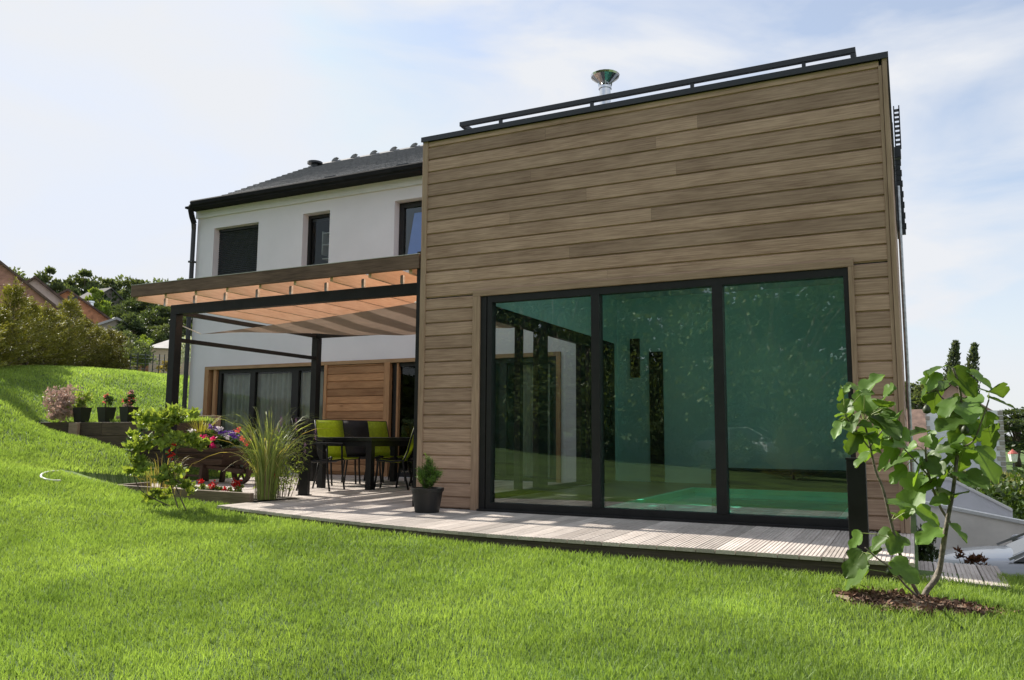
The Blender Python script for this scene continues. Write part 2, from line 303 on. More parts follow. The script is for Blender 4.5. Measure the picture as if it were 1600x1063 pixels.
def sst(a, b, x): u = np.clip((x-a)/(b-a), 0, 1); return u*u*(3-2*u)
def ground(x, y):
    x = np.asarray(x, float); y = np.asarray(y, float)
    cx = np.clip(x, -25, 4); cy = np.clip(y, -8, 25)
    far = np.hypot(x-cx, y-cy); up = (y > 9.80) & (x < -11.3) & ~((x > -13.9) & (y > 10.8))
    z = np.where(up, F2(cx, cy), F1(cx, cy))
    z = z+np.where(x < -25, .035*far, 0)+np.where((x >= -25) & (y > 25), .03*far, 0)
    z = np.where((x > -10.95) & (x < -7.0) & (y > 7.9) & (y < 13), np.minimum(z, -.1), z)
    z = np.where((x > -7.1) & (x < -.0) & (y > front(x)+.08), np.minimum(z, -.12), z)
    # the drive to the right drops below the lawn; the land behind the house follows it
    ya = 6.55+.0*x
    zr = np.where(y < 18.2, -1.75, -1.75+1.0*sst(18.2, 23, y)) - .004*np.clip(y-40, 0, 200)
    z = np.where((x > .02), z+(zr-z)*sst(ya, ya+.5, y), z)
    wr = sst(-17, -8, x)*sst(13, 15, y); z = np.where(x <= .02, z+(zr-z)*wr, z)
    z = np.where((x < -.0) & (x > -14.3) & (y > 12.9) & (y < 20), np.minimum(z, -.3), z)
    return z
xs = np.unique(np.r_[-400, -250, -150, -100, -70, -50, -40, -32, np.arange(-28, -11.3, .35), -13.91, -13.89, -11.31, -11.29, np.arange(-11.1, 4.2, .2), -.0, .03, 5, 6, 8, 12, 20, 35, 60, 100, 200, 400])
ys = np.unique(np.r_[-400, -200, -100, -50, -30, -20, np.arange(-15, 2, .6), np.arange(2, 9.7, .16), 9.79, 9.81, 10.79, 10.81, np.arange(10, 16, .3), np.arange(16, 30, .8), 32, 36, 42, 50, 60, 80, 100, 140, 200, 400])
X_, Y_ = np.meshgrid(xs, ys); Zg = ground(X_, Y_); Zg = Zg+.012*np.sin(X_*2.3+.7*Y_)*np.cos(Y_*1.9)*(Y_ < 6)
V = np.stack([X_, Y_, Zg], 2).reshape(-1, 3); nx = len(xs); i = (np.arange(len(ys)-1)[:, None]*nx+np.arange(nx-1)[None, :]).reshape(-1, 1)
lawn_m = mat('lawn_turf', (.06, .125, .018), .95, .25, 1.1, .8, 90, col2=(.11, .19, .03))
lawn = struct(npmesh('lawn', V, np.concatenate([i, i+1, i+nx+1, i+nx], 1), np.full(len(i), .5), lawn_m)); lawn.data.shade_smooth()
drive = MB(); drive.add([(0.06, 7.15, -1.64), (14, 7.15, -1.64), (14, 18, -1.64), (.06, 18, -1.64)], [(0, 1, 2, 3)])
struct(drive.build('driveway', mat('drive_concrete', (.33, .31, .28), .9, .12, 3, .4, 60)))
# grass blades: real geometry, thinned with distance
def mask(x, y):
    z = (x > -7.02) & (x < -.03) & (y > front(x)-.03); z |= (x > -10.95) & (x < -4) & (y > 7.35); z |= (x > -11.2) & (y > 13)
    z |= (x > -.08) & (x < .48) & (y > 6.12); z |= (x > 0.02) & (y > 6.6); z |= (x > -14.4) & (x < 0) & (y > 12.7)
    z |= ((x+.02)/.42)**2+((y-5.33)/.20)**2 < 1+.25*np.sin(x*40)*np.cos(y*33)
    z |= (x > -9.2) & (x < -6.5) & (y > 7.1) & (y < 8.0)
    z |= (y > 9.55) & (y < 9.85) & (x < -11) & (x > -14.8)
    return ~z
def blades():
    tt = []; g = np.random.default_rng(3)
    def dens(t): return np.minimum(7600, 7600*(5/t)**1.6)
    edges = np.concatenate([np.arange(2.2, 8, .4), np.arange(8, 27, 1.)]); X = []; Y = []; T = []
    for a, b in zip(edges[:-1], edges[1:]):
        A = (b-a)*2*.80*(a+b)/2; n = int(A*dens((a+b)/2)); t = a+(b-a)*g.random(n); s = (g.random(n)*2-1)*.80
        p = FW[None, :2]/math.hypot(*FW[:2])*t[:, None]+_rt[None, :2]*(s*t)[:, None]; X.append(p[:, 0]); Y.append(p[:, 1]); T.append(t)
    X = np.concatenate(X); Y = np.concatenate(Y); T = np.concatenate(T); k = mask(X, Y); X, Y, T = X[k], Y[k], T[k]; Z = ground(X, Y)
    Z = Z+.012*np.sin(X*2.3+.7*Y)*np.cos(Y*1.9)*(Y < 6)
    n = len(X); patch = .5+.5*np.sin(X*1.7+np.sin(Y*2.1)*1.3)*np.sin(Y*1.5+np.cos(X*1.1)); fine = .5+.5*np.sin(X*9+3*np.sin(Y*7))*np.sin(Y*8+2*np.cos(X*6))
    h = (.022+.026*g.random(n)**1.5+.010*fine+.008*patch)*np.clip(T/7, 1, 1.5)
    wd = (.0017+.0012*g.random(n))*np.clip(T/5, 1, 4); az = g.random(n)*2*np.pi; ln = (.15+.75*g.random(n)**1.5)*h; fa = g.random(n)*2*np.pi
    d = np.stack([np.cos(az)*ln, np.sin(az)*ln], 1); q = np.stack([np.cos(fa)*wd, np.sin(fa)*wd], 1)
    z0 = Z-.006; v = np.empty((n, 5, 3)); v[:, 0, :2] = np.c_[X, Y]-q; v[:, 1, :2] = np.c_[X, Y]+q; v[:, 0, 2] = v[:, 1, 2] = z0
    v[:, 2, :2] = np.c_[X, Y]+d*.35-q*.8; v[:, 3, :2] = np.c_[X, Y]+d*.35+q*.8; v[:, 2, 2] = v[:, 3, 2] = z0+h*.6; v[:, 4, :2] = np.c_[X, Y]+d; v[:, 4, 2] = z0+h
    i = np.arange(n)[:, None]*5; p2 = .5+.5*np.sin(X*.9-.6*Y+1.2*np.sin(Y*.8+X*.3)); p3 = np.clip(np.sin(X*3.1+2*np.sin(Y*2.7))*np.sin(Y*3.7+np.cos(X*4)), 0, 1); tint = np.clip((.22+.18*patch+.14*p2+.36*g.random(n))+.35*p3*g.random(n)+(g.random(n) < .035)*.6, 0, 1.5)
    return v.reshape(-1, 3), [np.concatenate([i, i+1, i+3, i+2], 1), np.concatenate([i+2, i+3, i+4], 1)], [tint, tint]
blade_m = mat('grass_blade', (.212, .342, .066), .55, .2, .8, tint=.42, trans=.42, spec=.3, col2=(.32, .43, .105), tmul=(1.3, 1.32, .7))
V, Fq, T = blades(); go = npmesh('grass', V, Fq, T, blade_m); tag(go, 'short mown bright green grass covering the lawn', 'grass', kind='stuff')
print('blades', len(V)//5)

# ------------------------------------------------------------------ house with timber extension
house = thing('house', 'white rendered house with slate roof and cedar clad flat roofed extension with big sliding window', 'house', (-7, 12.8, 0))
def hb(mb, name, m, **k):
    o = mb.build(name, m, None, **k); o.parent = house; o.location = (7, -12.8, 0); return o
def sub(mb, name, m, par, **k): return mb.build(name, m, par, **k)
XL, XR, YF, TOP, PITCHZ = -4.945, -.05, 7.657, 4.19, .1475
def clad(mb, u0, u1, z0, z1, mp_, splits=True, seed=1, z_off=.1275, pitch=PITCHZ, prob=.75):
    g = random.Random(seed); k = math.floor((z0-z_off)/pitch)
    while z_off+k*pitch < z1-.004:
        a = max(z0, z_off+k*pitch); b = min(z1, z_off+(k+1)*pitch)
        if b-a > .01:
            cuts = [u0, u1]
            if splits and u1-u0 > 1.5:
                x = u0+g.uniform(.5, 3.2)
                if g.random() < prob: cuts = [u0, x, u1] if x < u1-.5 else cuts
            for c0, c1 in zip(cuts[:-1], cuts[1:]):
                t = g.random(); dz = g.uniform(0, .0015); e = .0012 if c0 > u0 else 0; hgt = b-a
                pf = [(.018, a), (.018, a+.010), (dz, a+.013)]+[(dz, b-.012), (.018, b)] if hgt > .04 else [(.016, a), (.004, b)]
                vs = []; 
                for uu in (c0+e, c1): vs += [mp_(uu, w_, z_) for w_, z_ in pf]
                n = len(pf); mb.add(vs, [(j, j+1, n+j+1, n+j) for j in range(n-1)], t)
        k += 1
fm = lambda u, w_, z_: (u, YF+w_, z_)
c = MB(); clad(c, -4.89, -.112, 2.33, TOP, fm, seed=5); clad(c, -4.89, -4.25, 0.01, 2.33, fm, False, 8); clad(c, -.40, -.112, .01, 2.33, fm, False, 9)
# side walls of the extension, same boards turned round the corner
clad(c, 7.66, 12.8, -1.7, TOP, lambda u, w_, z_: (XR-w_, u, z_), seed=11)
clad(c, 7.66, 12.8, 2.55, TOP, lambda u, w_, z_: (XL+w_, u, z_), seed=12); clad(c, 7.66, 8.25, 0.01, 2.55, lambda u, w_, z_: (XL+w_, u, z_), False, 13)
hb(c, 'timber_cladding', cedar)
# corner boards
def hbs(name, m, boxes, f=None, **k):
    for b in boxes: (f or hb)(MB().box(*b), name, m, **k)
hbs('corner_board', cedarZ, ((-4.955, YF-.012, .0, -4.885, YF+.05, TOP, .7), (-.118, YF-.008, .0, -.088, YF+.03, TOP-.06, .35), (-.085, YF-.014, .0, -.045, YF+.05, TOP, .5)), bevel=.003)
# shell behind the boards
c = MB()
c.box(-4.92, YF+.02, 2.31, -.075, YF+.2, TOP); c.box(-4.92, YF+.02, 0, -4.20, YF+.2, 2.31); c.box(-.42, YF+.02, -.0, -.075, YF+.2, 2.31)
c.box(-.27, YF+.2, -1.7, -.07, 12.8, TOP); c.box(-4.925, YF+.2, 2.47, -4.8, 12.8, TOP); c.box(-4.925, YF+.2, 0, -4.8, 8.3, 2.47)
c.box(-4.8, YF+.2, 3.9, -4.1, 12.8, 4.15); c.box(-.8, YF+.2, 3.9, -.27, 12.8, 4.15); c.box(-4.1, YF+.2, 3.9, -.8, 8.8, 4.15); c.box(-4.1, 12.1, 3.9, -.8, 12.8, 4.15)
hb(c, 'extension_wall', black_in)
c = MB(); c.box(-4.97, YF-.025, TOP, -4.1, 12.8, TOP+.045); c.box(-.8, YF-.025, TOP, -.03, 12.8, TOP+.045); c.box(-4.1, YF-.025, TOP, -.8, 8.8, TOP+.045); c.box(-4.1, 12.1, TOP, -.8, 12.8, TOP+.045); c.box(-4.97, YF-.032, TOP-.008, -.03, YF-.024, TOP+.049); hb(c, 'parapet_cap', cap_m)
# low rail round the flat roof
c = MB(); ry = 8.0
c.bar((-4.66, ry, 4.475), (-.31, ry, 4.475), .05, .05); c.bar((-4.64, ry+.025, 4.475), (-4.64, 12.5, 4.475), .05, .05); c.bar((-.335, ry+.025, 4.475), (-.335, 12.5, 4.475), .05, .05)
for x in (-4.12, -2.99, -1.88, -.78): c.bar((x, ry, 4.2), (x, ry, 4.45), .035, .035)
c.bar((-.335, ry, 4.2), (-.335, ry, 4.45), .04, .04)
for y in (9.1, 10.2, 11.3, 12.4):
    for x in (-4.64, -.335): c.bar((x, y, 4.2), (x, y, 4.45), .035)
hb(c, 'roof_rail', cap_m)
# chimney
c = MB(); c.lathe([(.085, 4.2), (.085, 4.9), (.09, 4.905), (.09, 4.93), (.085, 4.935), (.085, 5.98), (.098, 5.985), (.098, 6.02), (.08, 6.02)], (-3.9, 11, 0), 28)
ch = hb(c, 'chimney', steel, smooth=False)
c = MB(); c.lathe([(.012, 6.035), (.03, 6.03), (.21, 6.17), (.22, 6.20), (.2, 6.19), (.02, 6.06)], (-3.9, 11, 0), 20)
for k in range(4):
    a = k*math.pi/2+.4; c.bar((-3.9+.085*math.cos(a), 11+.085*math.sin(a), 6.0), (-3.9+.1*math.cos(a), 11+.1*math.sin(a), 6.1), .02, .006)
sub(c, 'cowl', steel, ch)
# timber trim round the big window
c = MB(); c.box(-4.262, YF-.022, 2.31, -.394, YF+.1, 2.378, .6); hb(c, 'window_trim', cedarT, bevel=.004)
hbs('window_trim', cedarZ, ((-4.262, YF-.0225, .0, -4.172, YF+.1, 2.309, .5), (-.440, YF-.0225, 0, -.394, YF+.1, 2.309, .5)), bevel=.004)
win = MB()
win.box(-4.170, YF+.0, .0, -4.10, YF+.09, 2.308); win.box(-4.085, YF-.005, .0, -4.03, YF+.09, 2.308); win.box(-4.10, YF+.03, .0, -4.085, YF+.09, 2.308)
win.box(-.483, YF-.005, .0, -.442, YF+.09, 2.308); win.box(-4.03, YF-.004, 2.235, -.483, YF+.09, 2.306); win.box(-4.03, YF-.004, 0.004, -.483, YF+.09, .088)
win.box(-2.882, YF-.012, .088, -2.792, YF+.09, 2.235); win.box(-1.652, YF-.012, .088, -1.553, YF+.09, 2.235)
win.box(-4.165, YF-.06, .001, -.445, YF-.006, .02)
wo = hb(win, 'sliding_window', frame_m)
for a, b in ((-4.03, -2.882), (-2.792, -1.652), (-1.553, -.483)):
    p = MB(); p.add([(a, YF+.05, .088), (b, YF+.05, .088), (b, YF+.05, 2.235), (a, YF+.05, 2.235)], [(0, 1, 2, 3)]); sub(p, 'pane', glass, wo)
c = MB(); c.box(-4.098, YF+.022, .02, -4.088, YF+.03, 2.3, .5); sub(c, 'seal_strip', cedarZ, wo)
# room behind it
c = MB(); c.box(-4.8, YF+.2, -.1, -3.15, 14.05, -.01); c.box(-.62, YF+.2, -.1, -.27, 14.05, -.01); c.box(-3.15, YF+.2, -.1, -.62, 8.6, -.01); c.box(-3.15, 12.8, -.1, -.62, 14.05, -.01); hb(c, 'room_floor', darkfloor)
c = MB(); c.box(-4.8, 14.05, -.1, -.1, 14.2, 3.3); c.box(-.29, YF+.21, -.01, -.272, 14.05, 3.3)
c.box(-4.798, YF+.2, 2.47, -4.785, 14.05, 3.3); c.box(-4.798, 13.9, 0, -4.785, 14.05, 2.47); hb(c, 'room_wall', teal)
c = MB(); c.box(-4.8, YF+.2, 3.3, -4.1, 14.05, 3.4); c.box(-.8, YF+.2, 3.3, -.1, 14.05, 3.4); c.box(-4.1, YF+.2, 3.3, -.8, 8.8, 3.4); c.box(-4.1, 12.1, 3.3, -.8, 14.05, 3.4)
c.box(-4.14, 8.8, 3.4, -4.1, 12.1, 4.2); c.box(-.8, 8.8, 3.4, -.76, 12.1, 4.2); c.box(-4.1, 8.76, 3.4, -.8, 8.8, 4.2); c.box(-4.1, 12.1, 3.4, -.8, 12.14, 4.2); hb(c, 'room_ceiling', ceil_m)
c = MB(); c.box(-4.16, 8.74, 4.236, -4.08, 12.16, 4.26); c.box(-.82, 8.74, 4.236, -.74, 12.16, 4.26); c.box(-4.08, 8.74, 4.236, -.82, 8.82, 4.26); c.box(-4.08, 12.08, 4.236, -.82, 12.16, 4.26); rl = hb(c, 'added_rooflight', frame_m)  # unseen roof opening, added to let daylight into the pool room
c = MB(); c.add([(-4.08, 8.82, 4.25), (-.82, 8.82, 4.25), (-.82, 12.08, 4.25), (-4.08, 12.08, 4.25)], [(0, 1, 2, 3)]); sub(c, 'pane', glass_c, rl)
c = MB(); c.box(-3.15, 8.6, -1.3, -3.08, 12.8, -.0); c.box(-.69, 8.6, -1.3, -.62, 12.8, 0); c.box(-3.08, 8.6, -1.3, -.69, 8.67, 0); c.box(-3.08, 12.73, -1.3, -.69, 12.8, 0); c.box(-3.08, 8.67, -.5, -.69, 12.73, -.4)
po = hb(c, 'pool', pool_t)
c = MB(); c.add([(-3.08, 8.67, -.07), (-.69, 8.67, -.07), (-.69, 12.73, -.07), (-3.08, 12.73, -.07)], [(0, 1, 2, 3)]); sub(c, 'pool_water', mat('pool_water', (.10, .66, .45), .06, .04, 2, .4, 5), po)
a = onY(1017, 700, 14.04); b = onY(1038, 700, 14.04)
c = MB(); c.box(a[0], 14.0, 0, b[0], 14.046, 2.3); hb(c, 'inner_doorway', black_in)
a = onY(985, 530, 14.03); b = onY(1000, 590, 14.03); c = MB(); c.box(a[0], 14.0, b[2], b[0], 14.046, a[2]); hb(MB().box(-2.95, 13.3, 0, -.3, 14.04, .27), 'dark_bench', black_in); hb(c, 'wall_picture', mat('picture_brown', (.05, .03, .03), .6, .3, 6))
# glazed side door towards the terrace
c = MB(); c.box(-4.90, 8.3, 2.30, -4.82, 12.8, 2.46); c.box(-4.90, 8.3, 0, -4.82, 12.8, .06)
for y0, y1 in ((8.3, 8.42), (10.0, 10.1), (10.62, 10.95), (12.3, 12.5), (12.7, 12.8)): c.box(-4.905, y0, .06, -4.815, y1, 2.30)
c.box(-4.84, 13.0, .0, -4.79, 13.9, 2.46)
sd = hb(c, 'side_door', frame_m)
p = MB(); p.add([(-4.86, 8.42, .06), (-4.86, 12.7, .06), (-4.86, 12.7, 2.3), (-4.86, 8.42, 2.3)], [(0, 1, 2, 3)]); sub(p, 'pane', glass_c, sd)
c = MB(); c.tube([(-4.80, 13.5, .95), (-4.72, 13.5, 1.0), (-4.72, 13.5, 1.25), (-4.80, 13.5, 1.3)], .014, 8); sub(c, 'handle', frame_m, sd)

# main rendered house
HX0, HX1, HY, HT = -14.3, -.25, 12.8, 5.72
def wall_holes(mb, x0, x1, z0, z1, holes, y0, y1):
    xs_ = sorted({x0, x1, *[h[0] for h in holes], *[h[1] for h in holes]})
    for a, b in zip(xs_[:-1], xs_[1:]):
        hs = sorted([(h[2], h[3]) for h in holes if h[0] <= a and h[1] >= b]); z = z0
        for p, q in hs:
            if p > z: mb.box(a, y0, z, b, y1, p)
            z = q
        if z < z1: mb.box(a, y0, z, b, y1, z1)
UW = [(-13.78, -12.47, 4.0, 5.35), (-11.24, -10.53, 4.0, 5.38), (-8.93, -7.65, 4.0, 5.37)]
DW = [(-13.82, -5.38, 0, 2.24)]
c = MB(); wall_holes(c, HX0, -4.95, -.3, HT, UW+DW, HY, HY+.3); c.box(-4.95, HY, 3.4, HX1, HY+.3, HT)
c.box(HX0, HY+.3, -.3, HX0+.3, 19.9, HT); c.box(HX1-.3, HY+.3, -1.75, HX1, 19.9, HT); c.box(HX0, 19.9, -1.7, HX1, 20.2, HT)
for x in (HX0, HX1-.3): c.add([(x, HY, HT), (x, 20.2, HT), (x, 16.5, HT+2.2), (x+.3, HY, HT), (x+.3, 20.2, HT), (x+.3, 16.5, HT+2.2)], [(0, 1, 2), (3, 5, 4), (0, 2, 5, 3), (1, 4, 5, 2)])
hb(c, 'rendered_wall', render_w)
c = MB(); c.box(HX0+.3, HY+1.6, -.2, -4.9, HY+1.7, HT); c.box(HX0+.3, HY+.3, 3.0, -4.9, HY+1.6, 3.1); c.box(HX0+.3, HY+.3, -.1, -4.9, HY+1.6, 0.0); hb(c, 'inner_wall', black_in)
# pale frieze below the gutter
c = MB(); c.box(HX0-.02, HY-.05, 5.62, HX1, HY-.002, 5.80); hb(c, 'frieze', mat('frieze_white', (.70, .72, .74), .8, .03, 2))
# roof rows of tiles
rs = .545; E0 = np.array([12.50, 5.84]); RG = np.array([16.4, 5.84+(16.4-12.50)*rs]); nrow = 20; EX = -14.12; c = MB()
for k in range(nrow):
    a = E0+(RG-E0)*k/nrow; b = E0+(RG-E0)*(k+1.15)/nrow; x = EX
    j = 0
    while x < HX1-.06:
        x1 = min(x+.27-(.13 if (j == 0 and k % 2) else 0), HX1-.05); lift = random.uniform(0, .0015)
        c.add([(x, a[0], a[1]+.03+lift), (x1-.004, a[0], a[1]+.03+lift), (x1-.004, b[0], b[1]+.004), (x, b[0], b[1]+.004), (x, a[0], a[1]), (x1-.004, a[0], a[1])], [(0, 1, 2, 3)], random.uniform(.4, 1)); c.add([(x, a[0], a[1]), (x1-.004, a[0], a[1]), (x1-.004, a[0], a[1]+.03+lift), (x, a[0], a[1]+.03+lift)], [(0, 1, 2, 3)], .2); x = x1; j += 1  # front lips take a darker tint that paints the shade between courses
c.box(EX, E0[0]+.01, E0[1]-.02, HX1-.05, E0[0]+.05, E0[1]+.0)
c.add([(EX, E0[0], E0[1]-.01), (HX1-.05, E0[0], E0[1]-.01), (HX1-.05, RG[0], RG[1]-.01), (EX, RG[0], RG[1]-.01)], [(0, 1, 2, 3)])
c.add([(EX, 20.4, E0[1]-.01), (HX1-.05, 20.4, E0[1]-.01), (HX1-.05, RG[0], RG[1]), (EX, RG[0], RG[1])], [(0, 1, 2, 3)])
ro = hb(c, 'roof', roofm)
for k in range(22):
    x = -14.0+k*.62; c = MB()
    if x > -9.9: break
    c.prism([(x-.08, RG[1]+.01), (x-.04, RG[1]+.06), (x+.02, RG[1]+.095), (x+.10, RG[1]+.10), (x+.06, RG[1]+.07), (x+.05, RG[1]+.01)], 'y', 16.34, 16.44); sub(c, 'ridge_tile', roofm, ro)
c = MB(); c.prism([(16.28, RG[1]-.05), (16.4, RG[1]+.04), (16.52, RG[1]-.05)], 'x', EX, HX1-.05); sub(c, 'ridge_cap', roofm, ro)
p = onY(492, 262, 16.0); c = MB(); c.lathe([(.10, -.15), (.10, .08), (.2, .09), (.2, .14), (.05, .17)], tuple(p), 14); sub(c, 'roof_vent', cap_m, ro)
for k in (6.3, 9.6): sub(MB().box(-14.3+k*.55, 12.95, 6.06, -14.3+k*.55+.28, 13.05, 6.17), 'snow_guard', cap_m, ro)
c = MB(); g = [(12.40, 5.90), (12.42, 5.83), (12.48, 5.79), (12.55, 5.83), (12.57, 5.90), (12.60, 5.905), (12.60, 5.93), (12.42, 5.93)]; c.prism(g, 'x', EX-.02, HX1-.03)
c.tube([(EX, 12.49, 5.86), (EX-.08, 12.50, 5.82), (EX-.13, 12.54, 5.74), (EX-.15, 12.6, 5.62), (EX-.17, 12.68, 5.5)], .062, 10); c.box(HX0-.05, 12.46, 5.785, HX1-.06, 12.84, 5.83)
hb(c, 'gutter', mat('gutter_matt', (.016, .017, .02), .85, .1, 6, spec=.15))
c = MB(); c.tube([(HX0-.03, 12.72, 5.5), (HX0-.03, 12.72, 0)], .05, 12); c.tube([(HX0-.0, 12.66, 5.6), (HX0-.03, 12.72, 5.35)], .048, 10)
for z in (1.0, 2.8, 4.6): c.box(HX0-.09, 12.66, z, HX0+.03, 12.78, z+.04)
hb(c, 'downpipe', cap_m)
c = MB()
for k in range(9): c.box(-.02, 11.9, 5.28-k*.065, .06, 11.93, 5.31-k*.065); 
c.box(.045, 11.9, 4.75, .06, 11.96, 5.36); c.box(-.02, 11.9, 4.75, -.005, 11.96, 5.36); c.box(-.05, 11.86, 4.62, .05, 12.0, 4.76)
for k in range(14): c.box(-.03, 11.92, 3.55+k*.075, .03+.012*(k % 2)+.03*(1-k/14), 12.0, 3.62+k*.075)
c.box(-.045, 11.0, 3.5, -.03, 12.0, 4.8)
hb(c, 'side_canopy', cap_m)
c = MB(); c.tube([(-.01, 11.5, 4.1), (-.01, 11.5, -1.7)], .025, 10); hb(c, 'downpipe', galv)
# upper windows
x0, x1, z0, z1 = UW[0]
c = MB(); n = 30
for k in range(n):
    z = z0+(z1-z0-.06)*k/n; h = (z1-z0-.06)/n; c.add([(x0, HY+.17, z), (x1, HY+.17, z), (x1, HY+.155, z+h*.5), (x0, HY+.155, z+h*.5), (x1, HY+.172, z+h), (x0, HY+.172, z+h)], [(0, 1, 2, 3), (3, 2, 4, 5)])
c.box(x0, HY+.14, z1-.06, x1, HY+.19, z1-.001); hb(c, 'roller_shutter', shutter_m)
def window(x0, x1, z0, z1, y, fw=.06, extra=None, pane=glass_c):
    c = MB(); c.box(x0, y, z0, x0+fw, y+.07, z1); c.box(x1-fw, y, z0, x1, y+.07, z1); c.box(x0+fw, y, z1-fw, x1-fw, y+.07, z1); c.box(x0+fw, y, z0, x1-fw, y+.07, z0+fw)
    if extra:
        for e, ww in extra: c.box(e, y-.003, z0+fw, e+ww, y+.07, z1-fw)
    o = hb(c, 'window', frame_m); p = MB(); p.add([(x0+fw, y+.04, z0+fw), (x1-fw, y+.04, z0+fw), (x1-fw, y+.04, z1-fw), (x0+fw, y+.04, z1-fw)], [(0, 1, 2, 3)]); sub(p, 'pane', pane, o); return o
w2 = window(UW[1][0], UW[1][1], 4.0, 5.37, HY+.17)
c = MB(); c.box(-10.98, HY+.32, 4.55, -10.96, HY+.6, 5.05); c.box(-10.97, HY+.33, 4.75, -10.6, HY+.6, 4.77); c.box(-10.97, HY+.33, 4.45, -10.6, HY+.6, 4.47); c.box(-10.97, HY+.33, 5.0, -10.6, HY+.6, 5.02)
sub(c, 'shelf', mat('shelf_white', (.55, .55, .57), .5, .05, 4), w2)
w3 = window(UW[2][0], UW[2][1], 4.0, 5.36, HY+.17, .10)
c = MB(); c.add([(-8.80, HY+.24, 4.11), (-7.76, HY+.24, 4.11), (-7.76, HY+.24, 5.15), (-8.62, HY+.24, 5.15)], [(0, 1, 2, 3)]); sub(c, 'sky_reflection_panel', mat('sky_reflection_panel', (.09, .19, .60), .6, .05, 3), w3)  # flat blue panel painting the sky reflected in a tilted pane
for x0, x1, z0, z1 in UW: hb(MB().box(x0-.01, HY-.02, z0-.03, x1+.01, HY+.17, z0+.001), 'window_sill', cap_m)
# ground floor: timber lining, sliding doors, boarded panel
c = MB(); c.box(-13.82, HY-.03, 2.17, -5.38, HY+.12, 2.24, .5); hb(c, 'door_head', cedarT if False else woodmat('cedar_sheltered_head', (.25, .15, .085), (.45, .30, .17), .1))
hbs('door_jamb', cedar_newZ, ((-13.82, HY-.03, 0, -13.70, HY+.12, 2.169, .5), (-13.58, HY+.0, 0, -13.50, HY+.12, 2.169, .7), (-10.52, HY-.03, 0, -10.45, HY+.06, 2.169, .6), (-9.06, HY-.035, 0, -8.93, HY+.06, 2.169, .4), (-8.80, HY+.02, 0, -8.76, HY+.1, 2.169, .4), (-5.46, HY-.03, 0, -5.38, HY+.12, 2.169, .4)))
c = MB(); clad(c, -10.45, -9.06, 0.02, 2.169, lambda u, w_, z_: (u, HY-.01+w_, z_), True, 21, .06, .1475, .5); c.box(-10.45, HY+.03, 0, -9.06, HY+.2, 2.169); hb(c, 'timber_panel', cedar_new)
def curt(x0, x1, y, z0, z1, seed, wl=.16):
    g = random.Random(seed); n = int((x1-x0)/.012); pts = []; ph = 0
    for k in range(n+1):
        x = x0+(x1-x0)*k/n; ph += .012/wl*2*math.pi*g.uniform(.6, 1.5); pts.append((x, y+.035*math.sin(ph)+.012*math.sin(ph*2.3)))
    m_ = MB(); m_.add([(a, b, z0) for a, b in pts]+[(a, b, z1) for a, b in pts], [(k, k+1, n+2+k, n+1+k) for k in range(n)]); return m_
dL = window(-13.48, -10.52, .0, 2.168, HY+.05, .08, ((-12.56, .14), (-11.42, .18)))
for a, b, s_ in ((-13.6, -12.55, 1), (-12.6, -11.42, 2), (-11.35, -10.6, 3)): sub(curt(a, b, HY+.22, .02, 2.06, s_), 'curtain', curtain, dL, smooth=True)
dR = window(-8.90, -5.46, .0, 2.168, HY+.05, .08, ((-7.8, .14), (-6.6, .14)))
for a, b, s_ in ((-8.55, -7.9, 5), (-6.4, -5.7, 6)): sub(curt(a, b, HY+.3, .02, 2.06, s_), 'curtain', curtain, dR, smooth=True)

# ------------------------------------------------------------------ decking
c = MB(); bw = .142
def board(x0, y0, y1, zt=.0, th=.028, ng=5):
    t = random.random(); pf = [(x0+.003, zt-th)]; gw = (bw-.006)/ng
    for k in range(ng):
        a = x0+.003+k*gw; pf += [(a+.003, zt), (a+gw-.006, zt), (a+gw-.004, zt-.004), (a+gw, zt-.004)]
    pf += [(x0+bw-.003, zt-th)]
    n = len(pf); c.add([(x, y0, z) for x, z in pf]+[(x, y1, z) for x, z in pf], [(k, k+1, n+k+1, n+k) for k in range(n-1)]+[tuple(range(n))], t)
x = -10.95
while x < -.1:
    rx = x+bw
    ys_ = front(x) if x > -7.0 else 7.98
    ye = 12.78 if rx < XL-.0 else YF+.03
    g = random.Random(int(x*1000)); y = ys_
    if ye-ys_ > 2.2:
        cut = ys_+g.uniform(1.2, 3); 
        while y < ye:
            y2 = min(cut, ye); board(x, y, y2-.003); y = y2; cut += g.uniform(1.8, 3.2)
    else: board(x, ys_, ye)
    x = rx
deck = struct(c.build('deck', deckm))
c = MB(); c.box(-3.0, 5.915, -.17, -.06, 5.94, -.03); [c.bar((a_, float(front(a_))+.03, -.10), (a_-.4, float(front(a_-.4))+.03, -.10), .025, .14) for a_ in np.arange(-3.0, -6.8, -.4)]; c.box(-.085, 5.94, -.17, -.062, YF, -.03); c.box(-3.0, 5.95, -.2, -.1, 7.6, -.05); c.box(-7.0, 6.8, -.2, -3.0, 7.6, -.051); c.box(-7.0, 7.6, -.2, -5.0, 12.6, -.05); c.box(-10.95, 8.0, -.2, -7.0, 12.6, -.05); c.box(-10.96, 7.985, -.17, -7.0, 7.995, -.03)
o = struct(c.build('deck_edge', woodmat('deck_joist', (.045, .035, .03), (.11, .085, .07), .2)))
c = MB(); x = -.045
while x < .44: 
    bw2 = bw; board(x, 6.08+.0*(x), 7.0, -.13); x += bw
c.box(-.045, 6.10, -.3, x, 6.13, -.16)
struct(c.build('deck_step', deckm))
